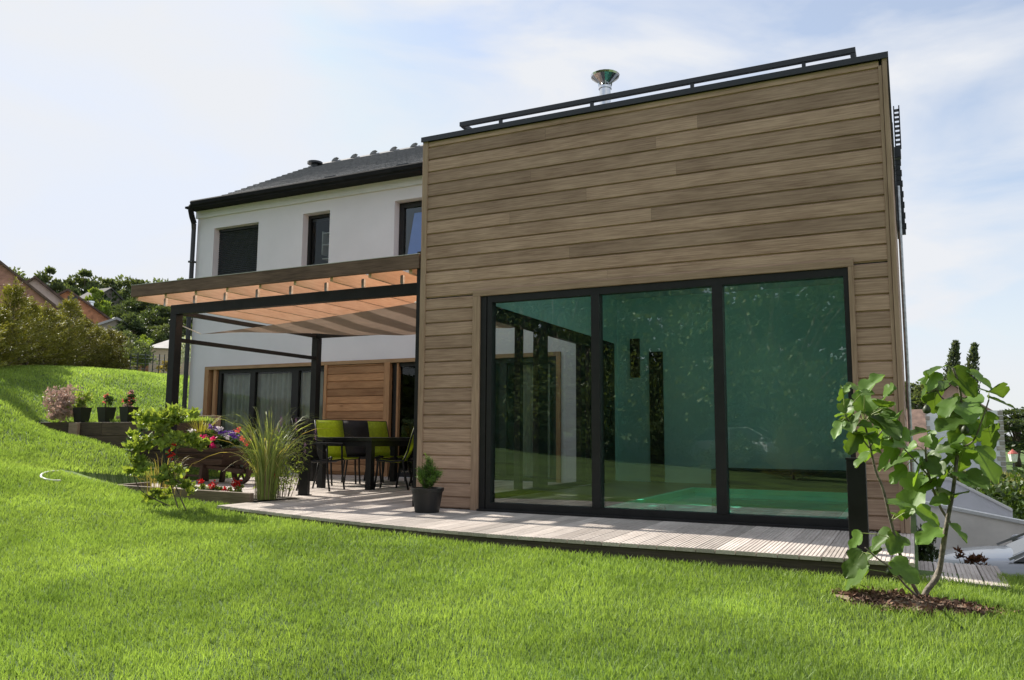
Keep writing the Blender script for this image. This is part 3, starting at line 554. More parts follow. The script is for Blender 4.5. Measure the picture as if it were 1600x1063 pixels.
# paving pad below the wheelbarrow and edging of the flower bed
sleep = thing('bed_edging', 'dark timber edging board along the front of the flower bed beside the deck tip', 'edging', (-8.5, 7.3, 0))
c = MB(); c.bar((-9.45, 7.35, .03), (-6.95, 7.22, .02), .06, .17, .6); c.bar((-9.45, 7.35, .03), (-9.6, 8.0, .03), .06, .17, .4)
o = c.build('board', woodmat('edging_wood', (.10, .075, .055), (.24, .185, .14), .2), None, bevel=.004); o.parent = sleep; o.location = (8.5, -7.3, 0)
c = MB(); c.add([(-9.5, 7.36, .03), (-6.9, 7.24, .02), (-6.8, 7.95, .01), (-9.6, 8.0, .03)], [(0, 1, 2, 3)]); struct(c.build('flower_bed_soil', soil))

# ------------------------------------------------------------------ pergola
PX, PY0, PY1 = -9.2, 7.95, 10.95
per = thing('pergola', 'black steel pergola with orange timber rafters attached to the cedar extension over the terrace', 'pergola', (-7.1, 9.4, 0))
def pb(mb, n, m, **k): o = mb.build(n, m, None, **k); o.parent = per; o.location = (7.1, -9.4, 0); return o
for x, y in ((PX, PY0), (PX, PY1)):
    c = MB(); c.box(x-.06, y-.06, -.05, x+.06, y+.06, 2.45); pb(c, 'post', pergm, bevel=.004)
c = MB(); c.box(PX-.07, PY0-.05, 2.452, -4.97, PY0+.05, 2.585); pb(c, 'beam', pergm, bevel=.003)
c = MB(); c.box(PX-.07, PY1-.05, 2.452, -4.97, PY1+.05, 2.55); pb(c, 'beam', pergm, bevel=.003)
c = MB(); c.box(PX-.03, PY0+.06, 2.07, PX+.03, PY1-.06, 2.125); pb(c, 'side_rail', pergm)
c = MB(); c.box(PX-.04, PY0+.06, 2.455, PX+.04, PY1-.06, 2.51); pb(c, 'side_rail', pergm)
pb(MB().box(-5.03, YF+.03, .0, -4.965, YF+.09, 2.9), 'wall_post', pergm); pb(MB().box(-5.03, PY1-.03, 0, -4.965, PY1+.03, 2.45), 'wall_post', pergm)
c = MB(); c.box(-9.80, 7.66, 2.70, -4.985, 7.71, 2.865, .4); pb(c, 'fascia', fascia_m, bevel=.004)
c = MB(); c.box(-9.80, 7.655, 2.866, -4.985, 7.72, 2.872); pb(c, 'fascia_lit_edge', mat('sunlit_edge_pale', (.6, .58, .55), .5, .05, 5))  # pale strip painting sunlight along the top edge of the fascia
nr = 9
for k in range(nr):
    x = -9.76+k*.575; c = MB(); c.box(x, 7.712, 2.655, x+.045, 11.35, 2.86, random.random()); pb(c, 'rafter', pineY, bevel=.003)
    if k: 
        c = MB(); c.box(x-.26, PY0-.02, 2.585, x-.225, PY0+.012, 2.70); c.box(x-.262, PY0-.024, 2.60, x-.223, PY0-.02, 2.69); pb(c, 'bracket', galv)
# shade sail
A = np.array([-9.15, 8.35, 2.22]); B = onY(649, 473, 8.35); C_ = np.array([-5.02, 10.85, 2.42]); D = np.array([-9.1, 10.5, 2.44])
def sail(corners, n=26, sag=.12, side=.16):
    P = []; a, b, c_, d = [np.array(q, float) for q in corners]
    for i in range(n+1):
        for j in range(n+1):
            u, v = i/n, j/n; uu = u+side*(.5-u)*4*v*(1-v)*.5; vv = v+side*(.5-v)*4*u*(1-u)*.5
            p = a*(1-uu)*(1-vv)+b*uu*(1-vv)+c_*uu*vv+d*(1-uu)*vv; p = p+np.array([0, 0, -sag*16*u*(1-u)*v*(1-v)+.015*math.sin(u*14+v*9)*math.sin(v*11)]); P.append(p)
    m_ = MB(); m_.add(P, [(i*(n+1)+j, (i+1)*(n+1)+j, (i+1)*(n+1)+j+1, i*(n+1)+j+1) for i in range(n) for j in range(n)]); return m_
ss = thing('shade_sail', 'taupe fabric shade sail slung under the pergola rafters', 'shade sail', (-7, 9.4, 2.3))
sailm = mat('sail_fabric', (.30, .235, .20), .9, .05, 4, .1, 200, trans=.22, tmul=(1, .95, .9))
for nm, m_ in (('sail', sail((A, B, C_, (-7.0, 10.8, 2.43)))),):
    o = m_.build(nm, sailm, None, smooth=True); o.parent = ss; o.location = (7, -9.4, -2.3)
for pts_, r_ in (([tuple(A+np.array([-.05, -.35, .1])), tuple(A)], .008), ([tuple(B), (B[0]+.3, B[1]-.1, B[2]+.05)], .012), ([tuple(C_), (-4.98, 10.92, 2.45)], .008)):
    o = MB().tube(pts_, r_, 6).build('cord', mat('white_cord', (.7, .7, .68), .7), ss); o.location = (7, -9.4, -2.3)

# ------------------------------------------------------------------ terrace furniture
tb = thing('garden_table', 'black rectangular garden table on the terrace between the lime green chairs', 'table', (-7.5, 10.6, 0))
c = MB(); c.box(-.5, -1.0, .70, .5, 1.0, .75); tb0 = c.build('tabletop', mat('table_black', (.013, .013, .014), .3, .1, 8), tb, bevel=.004)
c = MB(); c.box(-.47, -.97, .62, .47, -.94, .699); c.box(-.47, .94, .62, .47, .97, .699); c.box(-.47, -.94, .62, -.44, .94, .699); c.box(.44, -.94, .62, .47, .94, .699); c.build('apron', pergm, tb)
for x in (-.44, .44):
    for y in (-.94, .94): c = MB(); c.box(x-.05, y-.045, 0, x+.05, y+.045, .699); c.build('leg', pergm, tb, bevel=.004)
def chair(name, label, fab, arm=True):
    t = thing(name, label, 'chair', (0, 0, 0), 0, None)
    for s in (-1, 1):
        y = s*.25
        c = MB(); c.tube([(.24, y, 0), (.20, y, .25), (.19, y, .43), (.18, y, .645 if arm else .44)], .015, 8); c.build('front_leg', pergm, t, smooth=True)
        c = MB(); c.tube([(-.26, y, 0), (-.20, y, .25), (-.17, y, .43)], .014, 8); c.build('rear_leg', pergm, t, smooth=True)
        c = MB(); c.tube([(.22, y, .43), (0, y, .405), (-.18, y, .42), (-.24, y, .55), (-.29, y, .75), (-.37, y, 1.02)], .014, 8); c.build('side_rail', pergm, t, smooth=True)
        if arm: c = MB(); c.bar((.20, y*1.04, .655), (-.25, y*1.04, .665), .045, .02); c.build('armrest', pergm, t, bevel=.004)
    pr = [(.215, .435), (.1, .415), (0, .408), (-.12, .412), (-.175, .43), (-.215, .50), (-.24, .56), (-.29, .76), (-.33, .89), (-.368, 1.015)]
    for nm, seg in (('seat', pr[:5]), ('backrest', pr[4:])):
        c = MB(); n = len(seg)
        c.add([(x, -.235, z) for x, z in seg]+[(x, .235, z) for x, z in seg], [(k, k+1, n+k+1, n+k) for k in range(n-1)])
        o = c.build(nm, fab, t, smooth=True); md = o.modifiers.new('solid', 'SOLIDIFY'); md.thickness = .018
    MB().tube([(-.37, -.25, 1.02), (-.37, .25, 1.02)], .013, 8).build('crossbar', pergm, t); MB().tube([(.1, -.25, .398), (.1, .25, .398)], .01, 8).build('crossbar', pergm, t)
    return t
GC = 'garden chairs round the black table'
ca = chair('garden_chair', 'lime green sling chair leftmost in the row, nearest the pergola back post', lime, False); ca.location = (-8.22, 10.42, 0); ca.rotation_euler[2] = R(-22); ca['group'] = GC
cb = chair('garden_chair', 'black sling chair between two lime green chairs on the left side of the table', blackf, False); cb.location = (-8.18, 11.0, 0); cb.rotation_euler[2] = R(-25); cb['group'] = GC
dup(ca, (-8.12, 11.55, 0), R(-20), 1, 'lime green sling chair right of the black one on the table\'s left side', GC)
cd = chair('garden_chair', 'lime green padded sling chair right of the table, seen side on', lime, False); cd.location = (-6.88, 10.0, 0); cd.rotation_euler[2] = R(205); cd['group'] = GC
dup(cb, (-6.78, 10.5, 0), R(190), 1, 'black sling chair farthest right, half hidden by the cedar corner', GC)
cf = chair('garden_chair', 'black armchair with thin metal arms in side view at the near end of the table', blackf, True); cf.location = (-7.62, 9.28, 0); cf.rotation_euler[2] = R(14); cf['group'] = GC
dup(ca, (-7.5, 12.05, 0), R(-95), 1, 'lime green sling chair at the far end of the black table', GC)
# bollards
def bollard(label, loc):
    t = thing('garden_bollard', label, 'bollard', loc, 0, 'black bollards at the deck edge'); c = MB(); c.box(-.062, -.05, .008, .062, .05, .64); c.build('body', pergm, t, bevel=.003)
    c = MB(); c.box(-.085, -.065, .0, .085, .065, .008); c.build('foot_plate', pergm, t); c = MB(); c.box(-.066, -.054, .641, .066, .054, .655); c.build('lid', pergm, t); return t
b1 = bollard('tall black square bollard on the deck front edge beside the fig tree', (-.36, 6.22, 0)); dup(b1, (-7.17, 8.38, 0), R(20), 1, 'black square bollard on the terrace between ornamental grass and garden table')
# ------------------------------------------------------------------ plants
def pot(r, h, name='pot', square=False):
    c = MB()
    if square:
        c.add([(-r*.75, -r*.75, 0), (r*.75, -r*.75, 0), (r*.75, r*.75, 0), (-r*.75, r*.75, 0), (-r, -r, h), (r, -r, h), (r, r, h), (-r, r, h)], [(0, 3, 2, 1), (0, 1, 5, 4), (1, 2, 6, 5), (2, 3, 7, 6), (3, 0, 4, 7), (4, 5, 6, 7)])
    else: c.lathe([(.001, 0), (r*.76, 0), (r*.97, h*.86), (r*1.04, h*.87), (r*1.06, h), (r*.97, h), (r*.94, h*.92), (.001, h*.9)], n=32)
    return c
pp = thing('potted_conifer', 'small bright green dwarf conifer in a round black pot at the cedar corner', 'potted plant', (-4.54, 7.22, 0))
pot(.165, .25).build('pot', potm, pp, smooth=False)
c = MB(); c.lathe([(.001, .232), (.155, .228)], n=24); c.build('compost', soil, pp)
g = np.random.default_rng(5); parts = []
tips = [(.0, .0, .56), (-.05, .02, .47), (.06, -.02, .45), (-.09, -.02, .38), (.10, .03, .40), (.15, 0, .40), (-.02, -.08, .40), (.03, .08, .44), (-.11, .05, .33), (.09, -.07, .34), (.04, 0, .52), (-.07, -.06, .44)]
for tx, ty, tz in tips:
    n = 420; u = g.random(n)**.7; p = np.array([0, 0, .24])*(1-u)[:, None]+np.array([tx, ty, tz])*u[:, None]; dr = unit(np.c_[tx*1.5+g.normal(size=n)*.6, ty*1.5+g.normal(size=n)*.6, .7+g.normal(size=n)*.4]); parts.append(leaves(p+g.normal(size=(n, 3))*.012, .042, .12, dr, tint=.35+.5*u))
V, F_, T = cat(parts); npmesh('foliage', V, F_, T, L_pine, pp)
c = MB()
for tx, ty, tz in tips: c.tube([(0, 0, .2), (tx*.6, ty*.6, .2+(tz-.2)*.6), (tx, ty, tz)], [.008, .005, .002], 5)
c.build('stem', bark, pp)

# fig tree
fb = at(1440, 947, 4.78); fig = thing('fig_tree', 'young fig tree with large lobed leaves growing from a mulch patch at right', 'tree', fb)
def fp(x, y, t): return at(x, y, t)-fb
def smoothpath(pts, k=5):
    P = [np.array(p, float) for p in pts]; o = []
    for i in range(len(P)-1):
        p0, p1, p2, p3 = P[max(i-1, 0)], P[i], P[i+1], P[min(i+2, len(P)-1)]
        for j in range(k): u = j/k; o.append(.5*((2*p1)+(-p0+p2)*u+(2*p0-5*p1+4*p2-p3)*u*u+(-p0+3*p1-3*p2+p3)*u**3))
    o.append(P[-1]); return o
stems = [([(1440, 950, 4.78), (1447, 925, 4.78), (1466, 898, 4.78), (1474, 850, 4.76), (1482, 805, 4.74), (1489, 768, 4.73), (1497, 700, 4.74), (1502, 655, 4.73), (1500, 610, 4.72), (1489, 575, 4.70)], .021, .006),
         ([(1445, 930, 4.78), (1470, 880, 4.82), (1480, 820, 4.84), (1483, 815, 4.84), (1468, 790, 4.82), (1452, 745, 4.80), (1446, 700, 4.78), (1450, 680, 4.78)], .013, .005),
         ([(1440, 938, 4.78), (1422, 905, 4.76), (1405, 862, 4.74), (1392, 815, 4.72), (1380, 765, 4.70), (1368, 735, 4.68), (1358, 690, 4.67), (1350, 660, 4.66)], .013, .005),
         ([(1436, 935, 4.78), (1415, 915, 4.70), (1392, 888, 4.62), (1370, 872, 4.56), (1352, 856, 4.52)], .008, .004),
         ([(1497, 700, 4.74), (1520, 690, 4.68), (1535, 655, 4.64), (1545, 625, 4.62)], .006, .004), ([(1452, 745, 4.80), (1425, 715, 4.74), (1412, 700, 4.7)], .006, .003),
         ([(1500, 640, 4.73), (1470, 620, 4.78), (1456, 585, 4.8)], .006, .003), ([(1358, 700, 4.67), (1335, 670, 4.62), (1320, 650, 4.6)], .005, .003), ([(1358, 700, 4.67), (1385, 665, 4.7), (1400, 650, 4.74)], .005, .003)]
c = MB()
for pts, r0, r1 in stems:
    P = smoothpath([fp(*p) for p in pts]); n = len(P); c.tube(P, [r0+(r1-r0)*(k/(n-1))**.7 for k in range(n)], 9)
c.build('stem', figbark, fig, smooth=True)
SP = np.array([q for pts, _, _ in stems for q in smoothpath([fp(*p) for p in pts])][:]); 
ZL = """380 125 50,365 165 55,350 200 42,378 238 62,425 255 66,478 165 60,535 162 58,590 205 70,612 240 62,525 250 58,430 312 78,490 255 82,555 295 62,572 355 66,530 335 52,490 385 62,555 455 78,522 510 60,472 500 44,
320 345 44,365 375 50,400 405 60,262 440 74,250 490 52,312 555 92,420 555 86,265 592 58,257 630 40,352 637 56,355 698 64,458 690 42,440 430 60,392 580 40,468 430 66,285 408 50,412 500 60,
60 200 46,95 185 42,170 170 58,222 198 58,130 232 60,202 240 52,62 280 50,92 312 60,160 375 92,215 315 80,42 330 42,95 380 52,132 432 58,212 425 60,242 290 58,162 255 58,192 355 60,75 245 50,250 340 60,
105 722 50,195 722 58,242 728 62,162 765 42,108 842 82,98 800 66,275 822 58,345 160 40,405 180 44,500 310 60,460 350 56,235 385 50,120 350 70,180 300 66,320 480 60,350 520 60,380 460 60"""
g = random.Random(4); VV = []; FF = []; TT = []; pet = MB()
LOBE = [(0, 0), (.10, -.03), (.26, .02), (.36, .14), (.40, .30), (.36, .42), (.25, .46), (.27, .56), (.31, .68), (.28, .80), (.17, .88), (.10, .97), (0, 1.0)]
_g2 = random.Random(77)
for _ in range(20):
    zx, zy = _g2.choice([(60+_g2.random()*190, 190+_g2.random()*240), (360+_g2.random()*210, 130+_g2.random()*300)]); ZL += ',%d %d %d' % (zx, zy, _g2.uniform(22, 40))
for ent in ZL.replace('\n', '').split(','):
    zx, zy, sz = map(float, ent.split()); X, Y = 1290+zx/2.216, 520+zy/2.216; base = 4.74+g.uniform(-.14, .14)
    if zx < 260 and zy < 480: base -= .07
    c3 = fp(X, Y, base); size = sz/2.216*base/F*1.6*g.uniform(.9, 1.12)
    k = int(np.argmin(np.linalg.norm(SP-c3, axis=1))); st = SP[k]; dr = c3-st
    if np.linalg.norm(dr) < .02: dr = np.array([g.uniform(-1, 1), g.uniform(-1, 1), .2])
    dr = dr/np.linalg.norm(dr); dr = dr*.8+np.array([g.uniform(-.4, .4), g.uniform(-.5, .3), -.15-.45*g.random()]); dr /= np.linalg.norm(dr)
    nrm = np.array([g.uniform(-.7, .5), g.uniform(-1.3, -.1), .8+.3*g.random()]); nrm -= dr*nrm.dot(dr); nrm /= np.linalg.norm(nrm); q = np.cross(dr, nrm)
    st0 = c3-dr*size*.5; n0 = len(VV); dp = g.uniform(.15, .5); fold = g.uniform(.15, .5); wavy = g.uniform(0, 6)
    cols = [-1, -.66, -.33, 0, .33, .66, 1]
    for (wx, ly) in LOBE:
        for s in cols:
            w_ = s*wx*size; l_ = ly*size; lift = abs(s)*wx*fold*size+.035*size*math.sin(ly*12+wavy+s*5)*abs(s); dz = -dp*size*ly**2*.5
            VV.append(st0+dr*l_+q*w_+nrm*lift+np.array([0, 0, dz]))
    m = len(cols); t = g.random()
    for a in range(len(LOBE)-1):
        for b in range(m-1): FF.append((n0+a*m+b, n0+a*m+b+1, n0+(a+1)*m+b+1, n0+(a+1)*m+b)); TT.append(t)
    pet.tube([tuple(st), tuple((st+st0)/2+np.array([0, 0, .012])), tuple(st0)], [.003, .0024, .002], 5)
    pet.tube([tuple(st0+nrm*-.001), tuple(st0+dr*size*.5-np.array([0, 0, dp*size*.125])-nrm*.0012), tuple(st0+dr*size*.95-np.array([0, 0, dp*size*.45])-nrm*.001)], [.002, .0015, .0005], 4)
o = npmesh('foliage', np.array(VV), np.array(FF), np.array(TT), L_fig, fig); o.data.shade_smooth()
pet.build('leaf_stalk', mat('fig_stalk', (.28, .34, .10), .6, .1, 10), fig)
for X, Y in ((1508, 672), (1390, 893), (1448, 640)):
    c = MB(); p = fp(X, Y, 4.68); c.lathe([(.001, .03), (.008, .026), (.018, .012), (.023, -.004), (.018, -.02), (.001, -.026)], tuple(p), 14); c.build('fruit', mat('fig_fruit', (.035, .05, .02), .5, .1, 10), fig, smooth=True)
# mulch
g = np.random.default_rng(8); n = 2600; r = np.sqrt(g.random(n)); a = g.random(n)*2*np.pi; rr = 1+.16*np.sin(3*a+1)+.10*np.sin(7*a)+.07*np.sin(13*a+2); r = r*rr; x = -.02+.44*r*np.cos(a); y = 5.33+.22*r*np.sin(a); P = np.c_[x, y, ground(x, y)+.004+.014*g.random(n)]
d = g.normal(size=(n, 3)); d[:, 2] *= .25; V, F_, T = leaves(P, .034, .4, d, fold=.1)
mo = npmesh('mulch', V, F_, T, mat('bark_mulch', (.15, .085, .055), .9, .3, 9, tint=.6)); tag(mo, 'patch of brown bark mulch round the fig tree foot', 'mulch', kind='stuff')
c = MB(); n = 30; c.add([(-.02, 5.33, ground(-.02, 5.33)+.02)]+[(-.02+.44*math.cos(t)*(1+.06*math.sin(5*t)), 5.33+.21*math.sin(t), float(ground(-.02+.44*math.cos(t), 5.33+.21*math.sin(t)))+.004) for t in [2*math.pi*k/n for k in range(n)]], [(0, k+1, (k+1) % n+1) for k in range(n)])
struct(c.build('soil_patch', mat('sandy_soil', (.23, .17, .12), .95, .3, 9, .8, 60)))

def shrub(name, label, cat_, loc, stems_, leafmat, nleaf, size, crowns, asp=.5, barkm=bark, flowers=None, group=None, droop=0, seed=1, stemr=.008):
    t = thing(name, label, cat_, loc, 0, group); g = np.random.default_rng(seed)
    c = MB()
    for p in stems_: P = smoothpath(p); m = len(P); c.tube(P, [stemr*(1-.7*k/(m-1)) for k in range(m)], 6)
    if stems_: c.build('stem', barkm, t, smooth=True)
    parts = []
    for (cx, cy, cz, rx, ry, rz, wgt) in crowns:
        k = int(nleaf*wgt); cl = max(5, int(k/40)); p, tt, dd, _ = crown_pts(k, rx, ry, rz, cl, min(rx, ry, rz)*.45, .2, seed+int(abs(cx)*100)+int(cz*100)); parts.append(leaves(p+np.array([cx, cy, cz]), size, asp, dd, droop, jitter=1.0, tint=.2+.6*tt))
    V, F_, T = cat(parts); npmesh('foliage', V, F_, T, leafmat, t)
    if flowers:
        for fm_, pts, fs, fn in flowers:
            P = np.concatenate([np.array(q)+g.normal(size=(fn, 3))*fs*.45 for q in pts]); V, F_, T = leaves(P, fs, .8, fold=.3); npmesh('flowers', V, F_, T, fm_, t)
    return t
# light green bush at left of the deck tip
bb = np.array([-7.15, 6.35, -.04])
def bp_(x, y, t): return tuple(at(x, y, t)-bb)
tB = 8.85
st_ = [[(0, 0, 0), bp_(262, 740, tB), bp_(252, 700, tB), bp_(240, 665, tB)], [(-.05, .05, 0), bp_(225, 770, tB), bp_(208, 740, tB), bp_(205, 700, tB)], [(.12, 0, 0), bp_(272, 750, tB), bp_(276, 700, tB), bp_(285, 655, tB)], [(.0, 0, .3), bp_(262, 735, tB), bp_(282, 690, tB)]]
cr_ = []
for (x, y, rx, rz, wg) in ((243, 662, .15, .12, .14), (276, 650, .14, .12, .15), (212, 694, .13, .12, .12), (255, 690, .20, .15, .14), (290, 690, .14, .12, .1), (222, 730, .13, .10, .07), (272, 745, .12, .12, .07), (245, 775, .16, .06, .05), (282, 765, .08, .07, .04)):
    q = bp_(x, y, tB+random.uniform(-.12, .12)); cr_.append((*q, rx, .2, rz, wg))
shrub('garden_bush', 'light green leafy bush with thin dark stems on the lawn left of the deck tip', 'bush', bb, st_, L_bush, 3300, .062, [(a, b, c_, d*1.12, e*1.2, f*1.15, g_) for a, b, c_, d, e, f, g_ in cr_], .62, seed=3,
      flowers=[(P_red, [bp_(264, 706, 8.7), bp_(268, 712, 8.7), bp_(270, 694, 8.7)], .03, 14)])
# dry stalks behind the bush
V, F_, T, _ = ribbons((-8.15, 6.95, 0), 90, .55, .5, .005, 21, rb=.25); o = npmesh('straw_grass', V, F_, T, L_straw); tag(o, 'dry straw coloured grass tuft behind the light green bush', 'plant')
# big ornamental grass
og = thing('ornamental_grass', 'tall arching green ornamental grass clump at the end of the flower bed', 'plant', (-6.95, 7.45, .02))
V, F_, T, C1 = ribbons((0, 0, 0), 210, 1.12, .68, .008, 5, 8, rb=.13, stiff=.55); npmesh('blades', V, F_, T, L_grassy, og)
V, F_, T, C1 = ribbons((.02, 0, 0), 110, .62, .32, .008, 6, 5, rb=.15, stiff=.8); npmesh('inner_blades', V, F_, T, L_bush, og)
V, F_, T, C1 = ribbons((-.02, 0, 0), 90, .36, .2, .010, 7, 4, rb=.14, stiff=.9); npmesh('culms', V, F_, T, mat('culm_brown', (.20, .15, .08), .8, .2, 9, tint=.4), og)
V, F_, T, C1 = ribbons((-.03, -.02, 0), 26, 1.0, 1.25, .007, 9, 9, rb=.1, stiff=.4); npmesh('outer_blades', V, F_, T, L_straw, og)
pl = thing('loosestrife', 'leafy plant with mauve flower spikes behind the ornamental grass', 'plant', onY(437, 765, 7.75)*[1, 1, 0]+[0, 0, .02]); parts = []; fl = []; c = MB(); g = np.random.default_rng(12)
for k in range(34):
    a = g.random()*6.28; r_ = .28*g.random()**.5; h = .45+.5*g.random(); b = np.array([r_*math.cos(a)*.6, r_*math.sin(a)*.6, 0]); tp = np.array([r_*math.cos(a)*1.9, r_*math.sin(a)*1.6, h])
    c.tube([tuple(b), tuple((b+tp)/2+np.array([0, 0, .05])), tuple(tp)], [.004, .003, .0015], 5); u = g.random(46)[:, None]; parts.append(leaves(b+(tp-b)*(.15+.8*u)+g.normal(size=(46, 3))*.02, .055, .28, None))
    if k % 5 == 0: u = g.random(50)[:, None]; fl.append(leaves(tp+np.array([0, 0, 1])*(u*.14-.03)+g.normal(size=(50, 3))*.006, .014, .8))
c.build('stem', bark, pl); V, F_, T = cat(parts); npmesh('foliage', V, F_, T, L_bush, pl); V, F_, T = cat(fl); npmesh('flowers', V, F_, T, P_mauve, pl)
# bed flowers
BG = 'red flowers in the bed by the edging'
lab = ['small red flower low in the bed nearest the green bush', 'single round red flower above white petals in the bed', 'double red flower head in the middle of the bed', 'pair of low red flowers left of the ornamental grass', 'upright plant topped by red blooms beside the ornamental grass', 'small red bloom on a leafy stem right of the ornamental grass']
for (X, Y, h, nfl), lb in zip(((290, 757, .08, 1), (314, 752, .14, 1), (336, 757, .16, 2), (358, 765, .08, 2), (372, 752, .22, 3), (428, 745, .30, 1)), lab):
    b = onY(X, 775, 7.5); b[2] = .02; tp = onY(X, Y, 7.5)
    flp = [tp+np.array([random.uniform(-.05, .05)*(nfl > 1), random.uniform(-.05, .05), -random.uniform(0, .08)*(j > 0)])-b for j in range(nfl)]
    shrub('red_flower', lb, 'flower', b, [[(0, 0, 0), tuple(f_*.5), tuple(f_)] for f_ in flp], L_bush, 150, .035, [(0, 0, tp[2]*.35, .08, .06, .08, 1)], .6, flowers=[(P_red, flp, .03, 26)], group=BG, seed=int(X), stemr=.003)
for (X, Y, n_), lb in zip(((322, 766, 150), (300, 768, 80), (440, 741, 150)), ('silvery white ground plant along the bed edging', 'small silvery ground plant at the bed edging near the green bush', 'silvery leaved edging plant at the foot of the house doors')):
    y_ = 7.5 if Y > 750 else 12.0; b = onY(X, Y, y_); b[2] = .02
    shrub('silver_plant', lb, 'plant', b, [], L_silver, n_*3, .04 if y_ < 10 else .06, [(0, 0, .05, .28 if y_ < 10 else .45, .08, .05, 1)], .6, seed=n_+Y)

# wheelbarrow planter
wb = thing('wheelbarrow_planter', 'dark wooden wheelbarrow planter full of flowers on the terrace', 'planter', (-10.2, 9.7, 0))
darkw = woodmat('barrow_wood', (.035, .02, .014), (.09, .055, .04), .3)
c = MB(); c.add([(-.45, -.24, .30), (.42, -.24, .30), (.42, .24, .30), (-.45, .24, .30), (-.58, -.32, .56), (.56, -.32, .56), (.56, .32, .56), (-.58, .32, .56)], [(0, 3, 2, 1), (0, 1, 5, 4), (1, 2, 6, 5), (2, 3, 7, 6), (3, 0, 4, 7)], .4)
for z in (.38, .47): c.box(-.56, -.335, z-.004, .54, -.29, z+.004, .2)
c.add([(-.57, -.31, .52), (.55, -.31, .52), (.55, .31, .52), (-.57, .31, .52)], [(0, 1, 2, 3)], .1)
c.build('tray', darkw, wb)
for s in (-1, 1):
    c = MB(); c.bar((-.95, s*.27, .36), (.75, s*.10, .2), .05, .06, .6); c.build('handle', darkw, wb)
    MB().bar((-.38, s*.22, 0), (-.42, s*.22, .32), .06, .08, .4).build('leg', darkw, wb); MB().bar((-.02, s*.22, 0), (.02, s*.22, .32), .06, .07, .4).build('leg', darkw, wb)
c = MB(); c.bar((-.38, -.22, .12), (-.0, -.22, .12), .03, .03); c.build('brace', darkw, wb)
wh = MB(); n = 24; ri, ro_ = .13, .18
for y0 in (-.035, .035):
    pass
wh.add([(.62+r_*math.cos(2*math.pi*k/n), y_, .18+r_*math.sin(2*math.pi*k/n)) for r_, y_ in ((ro_, -.035), (ro_, .035), (ri, .035), (ri, -.035)) for k in range(n)],
       [(a*n+k, a*n+(k+1) % n, ((a+1) % 4)*n+(k+1) % n, ((a+1) % 4)*n+k) for a in range(4) for k in range(n)])
for k in range(6): a = k*math.pi/3; wh.bar((.62, 0, .18), (.62+ri*math.cos(a), 0, .18+ri*math.sin(a)), .025, .025)
wh.tube([(.62, -.1, .18), (.62, .1, .18)], .02, 8); wh.build('wheel', darkw, wb)
def inb(dx, dz=.54): return np.array([-10.2+dx, 9.62, dz])
def flowerclump(label, b, fmats, nleaf, w_, h_, seed, spots):
    return shrub('flower_clump', label, 'flowers', b, [], L_geran, nleaf, .06, [(0, 0, h_*.4, w_, .16, h_*.5, 1)], .8, flowers=[(m_, [tuple(np.array(q)) for q in pts], .038, 30) for m_, pts in zip(fmats, spots)], group='flowers growing in the wheelbarrow', seed=seed)
def pk(X, Y, b): return tuple(onY(X, Y, 9.45)-b)
b = inb(-.28); flowerclump('magenta pink geraniums at the left end of the wheelbarrow', b, [P_pink], 500, .22, .25, 31, [[pk(311, 684, b), pk(320, 683, b), pk(333, 686, b), pk(327, 692, b), pk(332, 697, b)]])
b = inb(.05); flowerclump('purple and white petunias in the middle of the wheelbarrow', b, [P_purple, P_white], 500, .25, .3, 32, [[pk(330, 668, b), pk(346, 676, b), pk(352, 677, b), pk(340, 672, b)], [pk(343, 671, b), pk(355, 683, b), pk(298, 674, b)]])
b = inb(.38); flowerclump('coral pink blooms at the right end of the wheelbarrow', b, [P_coral, P_purple], 350, .18, .25, 33, [[pk(378, 685, b), pk(388, 690, b), pk(372, 672, b), pk(384, 693, b)], [pk(362, 678, b), pk(366, 682, b)]])
yg = thing('yellow_grass', 'upright yellow green grass standing behind the pink geraniums in the wheelbarrow', 'plant', inb(-.33, .5)+np.array([0, .12, 0])); V, F_, T, _ = ribbons((0, 0, 0), 130, .62, .38, .010, 41, 6, rb=.12, stiff=.7); npmesh('blades', V, F_, T, leafm('blade_yellow', (.30, .30, .07), .4, .35), yg)

# sleeper walls with pots
sw = thing('sleeper_wall', 'dark timber sleeper retaining wall holding back the upper lawn', 'wall', (-13, 9.72, 0))
def swb(c, n, m): o = c.build(n, m, None, bevel=.006); o.parent = sw; o.location = (13, -9.72, 0)
for k, z in enumerate((.98, .74, .50, .26, .02)):
    c = MB(); xr = -11.25; cut = -12.9+(k % 2)*.7; c.box(-14.8, 9.66, z-.235, cut-.004, 9.80, z, random.random()); c.box(cut, 9.66, z-.235, xr, 9.80, z, random.random()); swb(c, 'sleeper', sleeper)
c = MB(); c.box(-13.72, 9.60, .2, -13.48, 9.66, .97, .9); swb(c, 'upright', sleeper_l)
sw2 = thing('sleeper_kerb', 'low pale timber sleeper kerb behind the row of square pots', 'kerb', (-12.5, 10.75, 1)); c = MB(); c.box(-1.45, -.01, -.1, 1.2, .13, .12, .5); c.build('sleeper', sleeper_l, sw2, bevel=.006); c = MB(); c.box(-1.45, -.01, -.36, 1.2, .128, -.11, .3); c.build('sleeper', sleeper, sw2); c = MB(); c.box(-1.45, -.01, -1.1, 1.2, .129, -.37, .6); c.build('sleeper', sleeper, sw2); c = MB(); c.box(1.06, -.95, -1.1, 1.2, -.02, -.03, .6); c.build('sleeper', sleeper, sw2)
PG = 'square black pots on the sleeper wall'
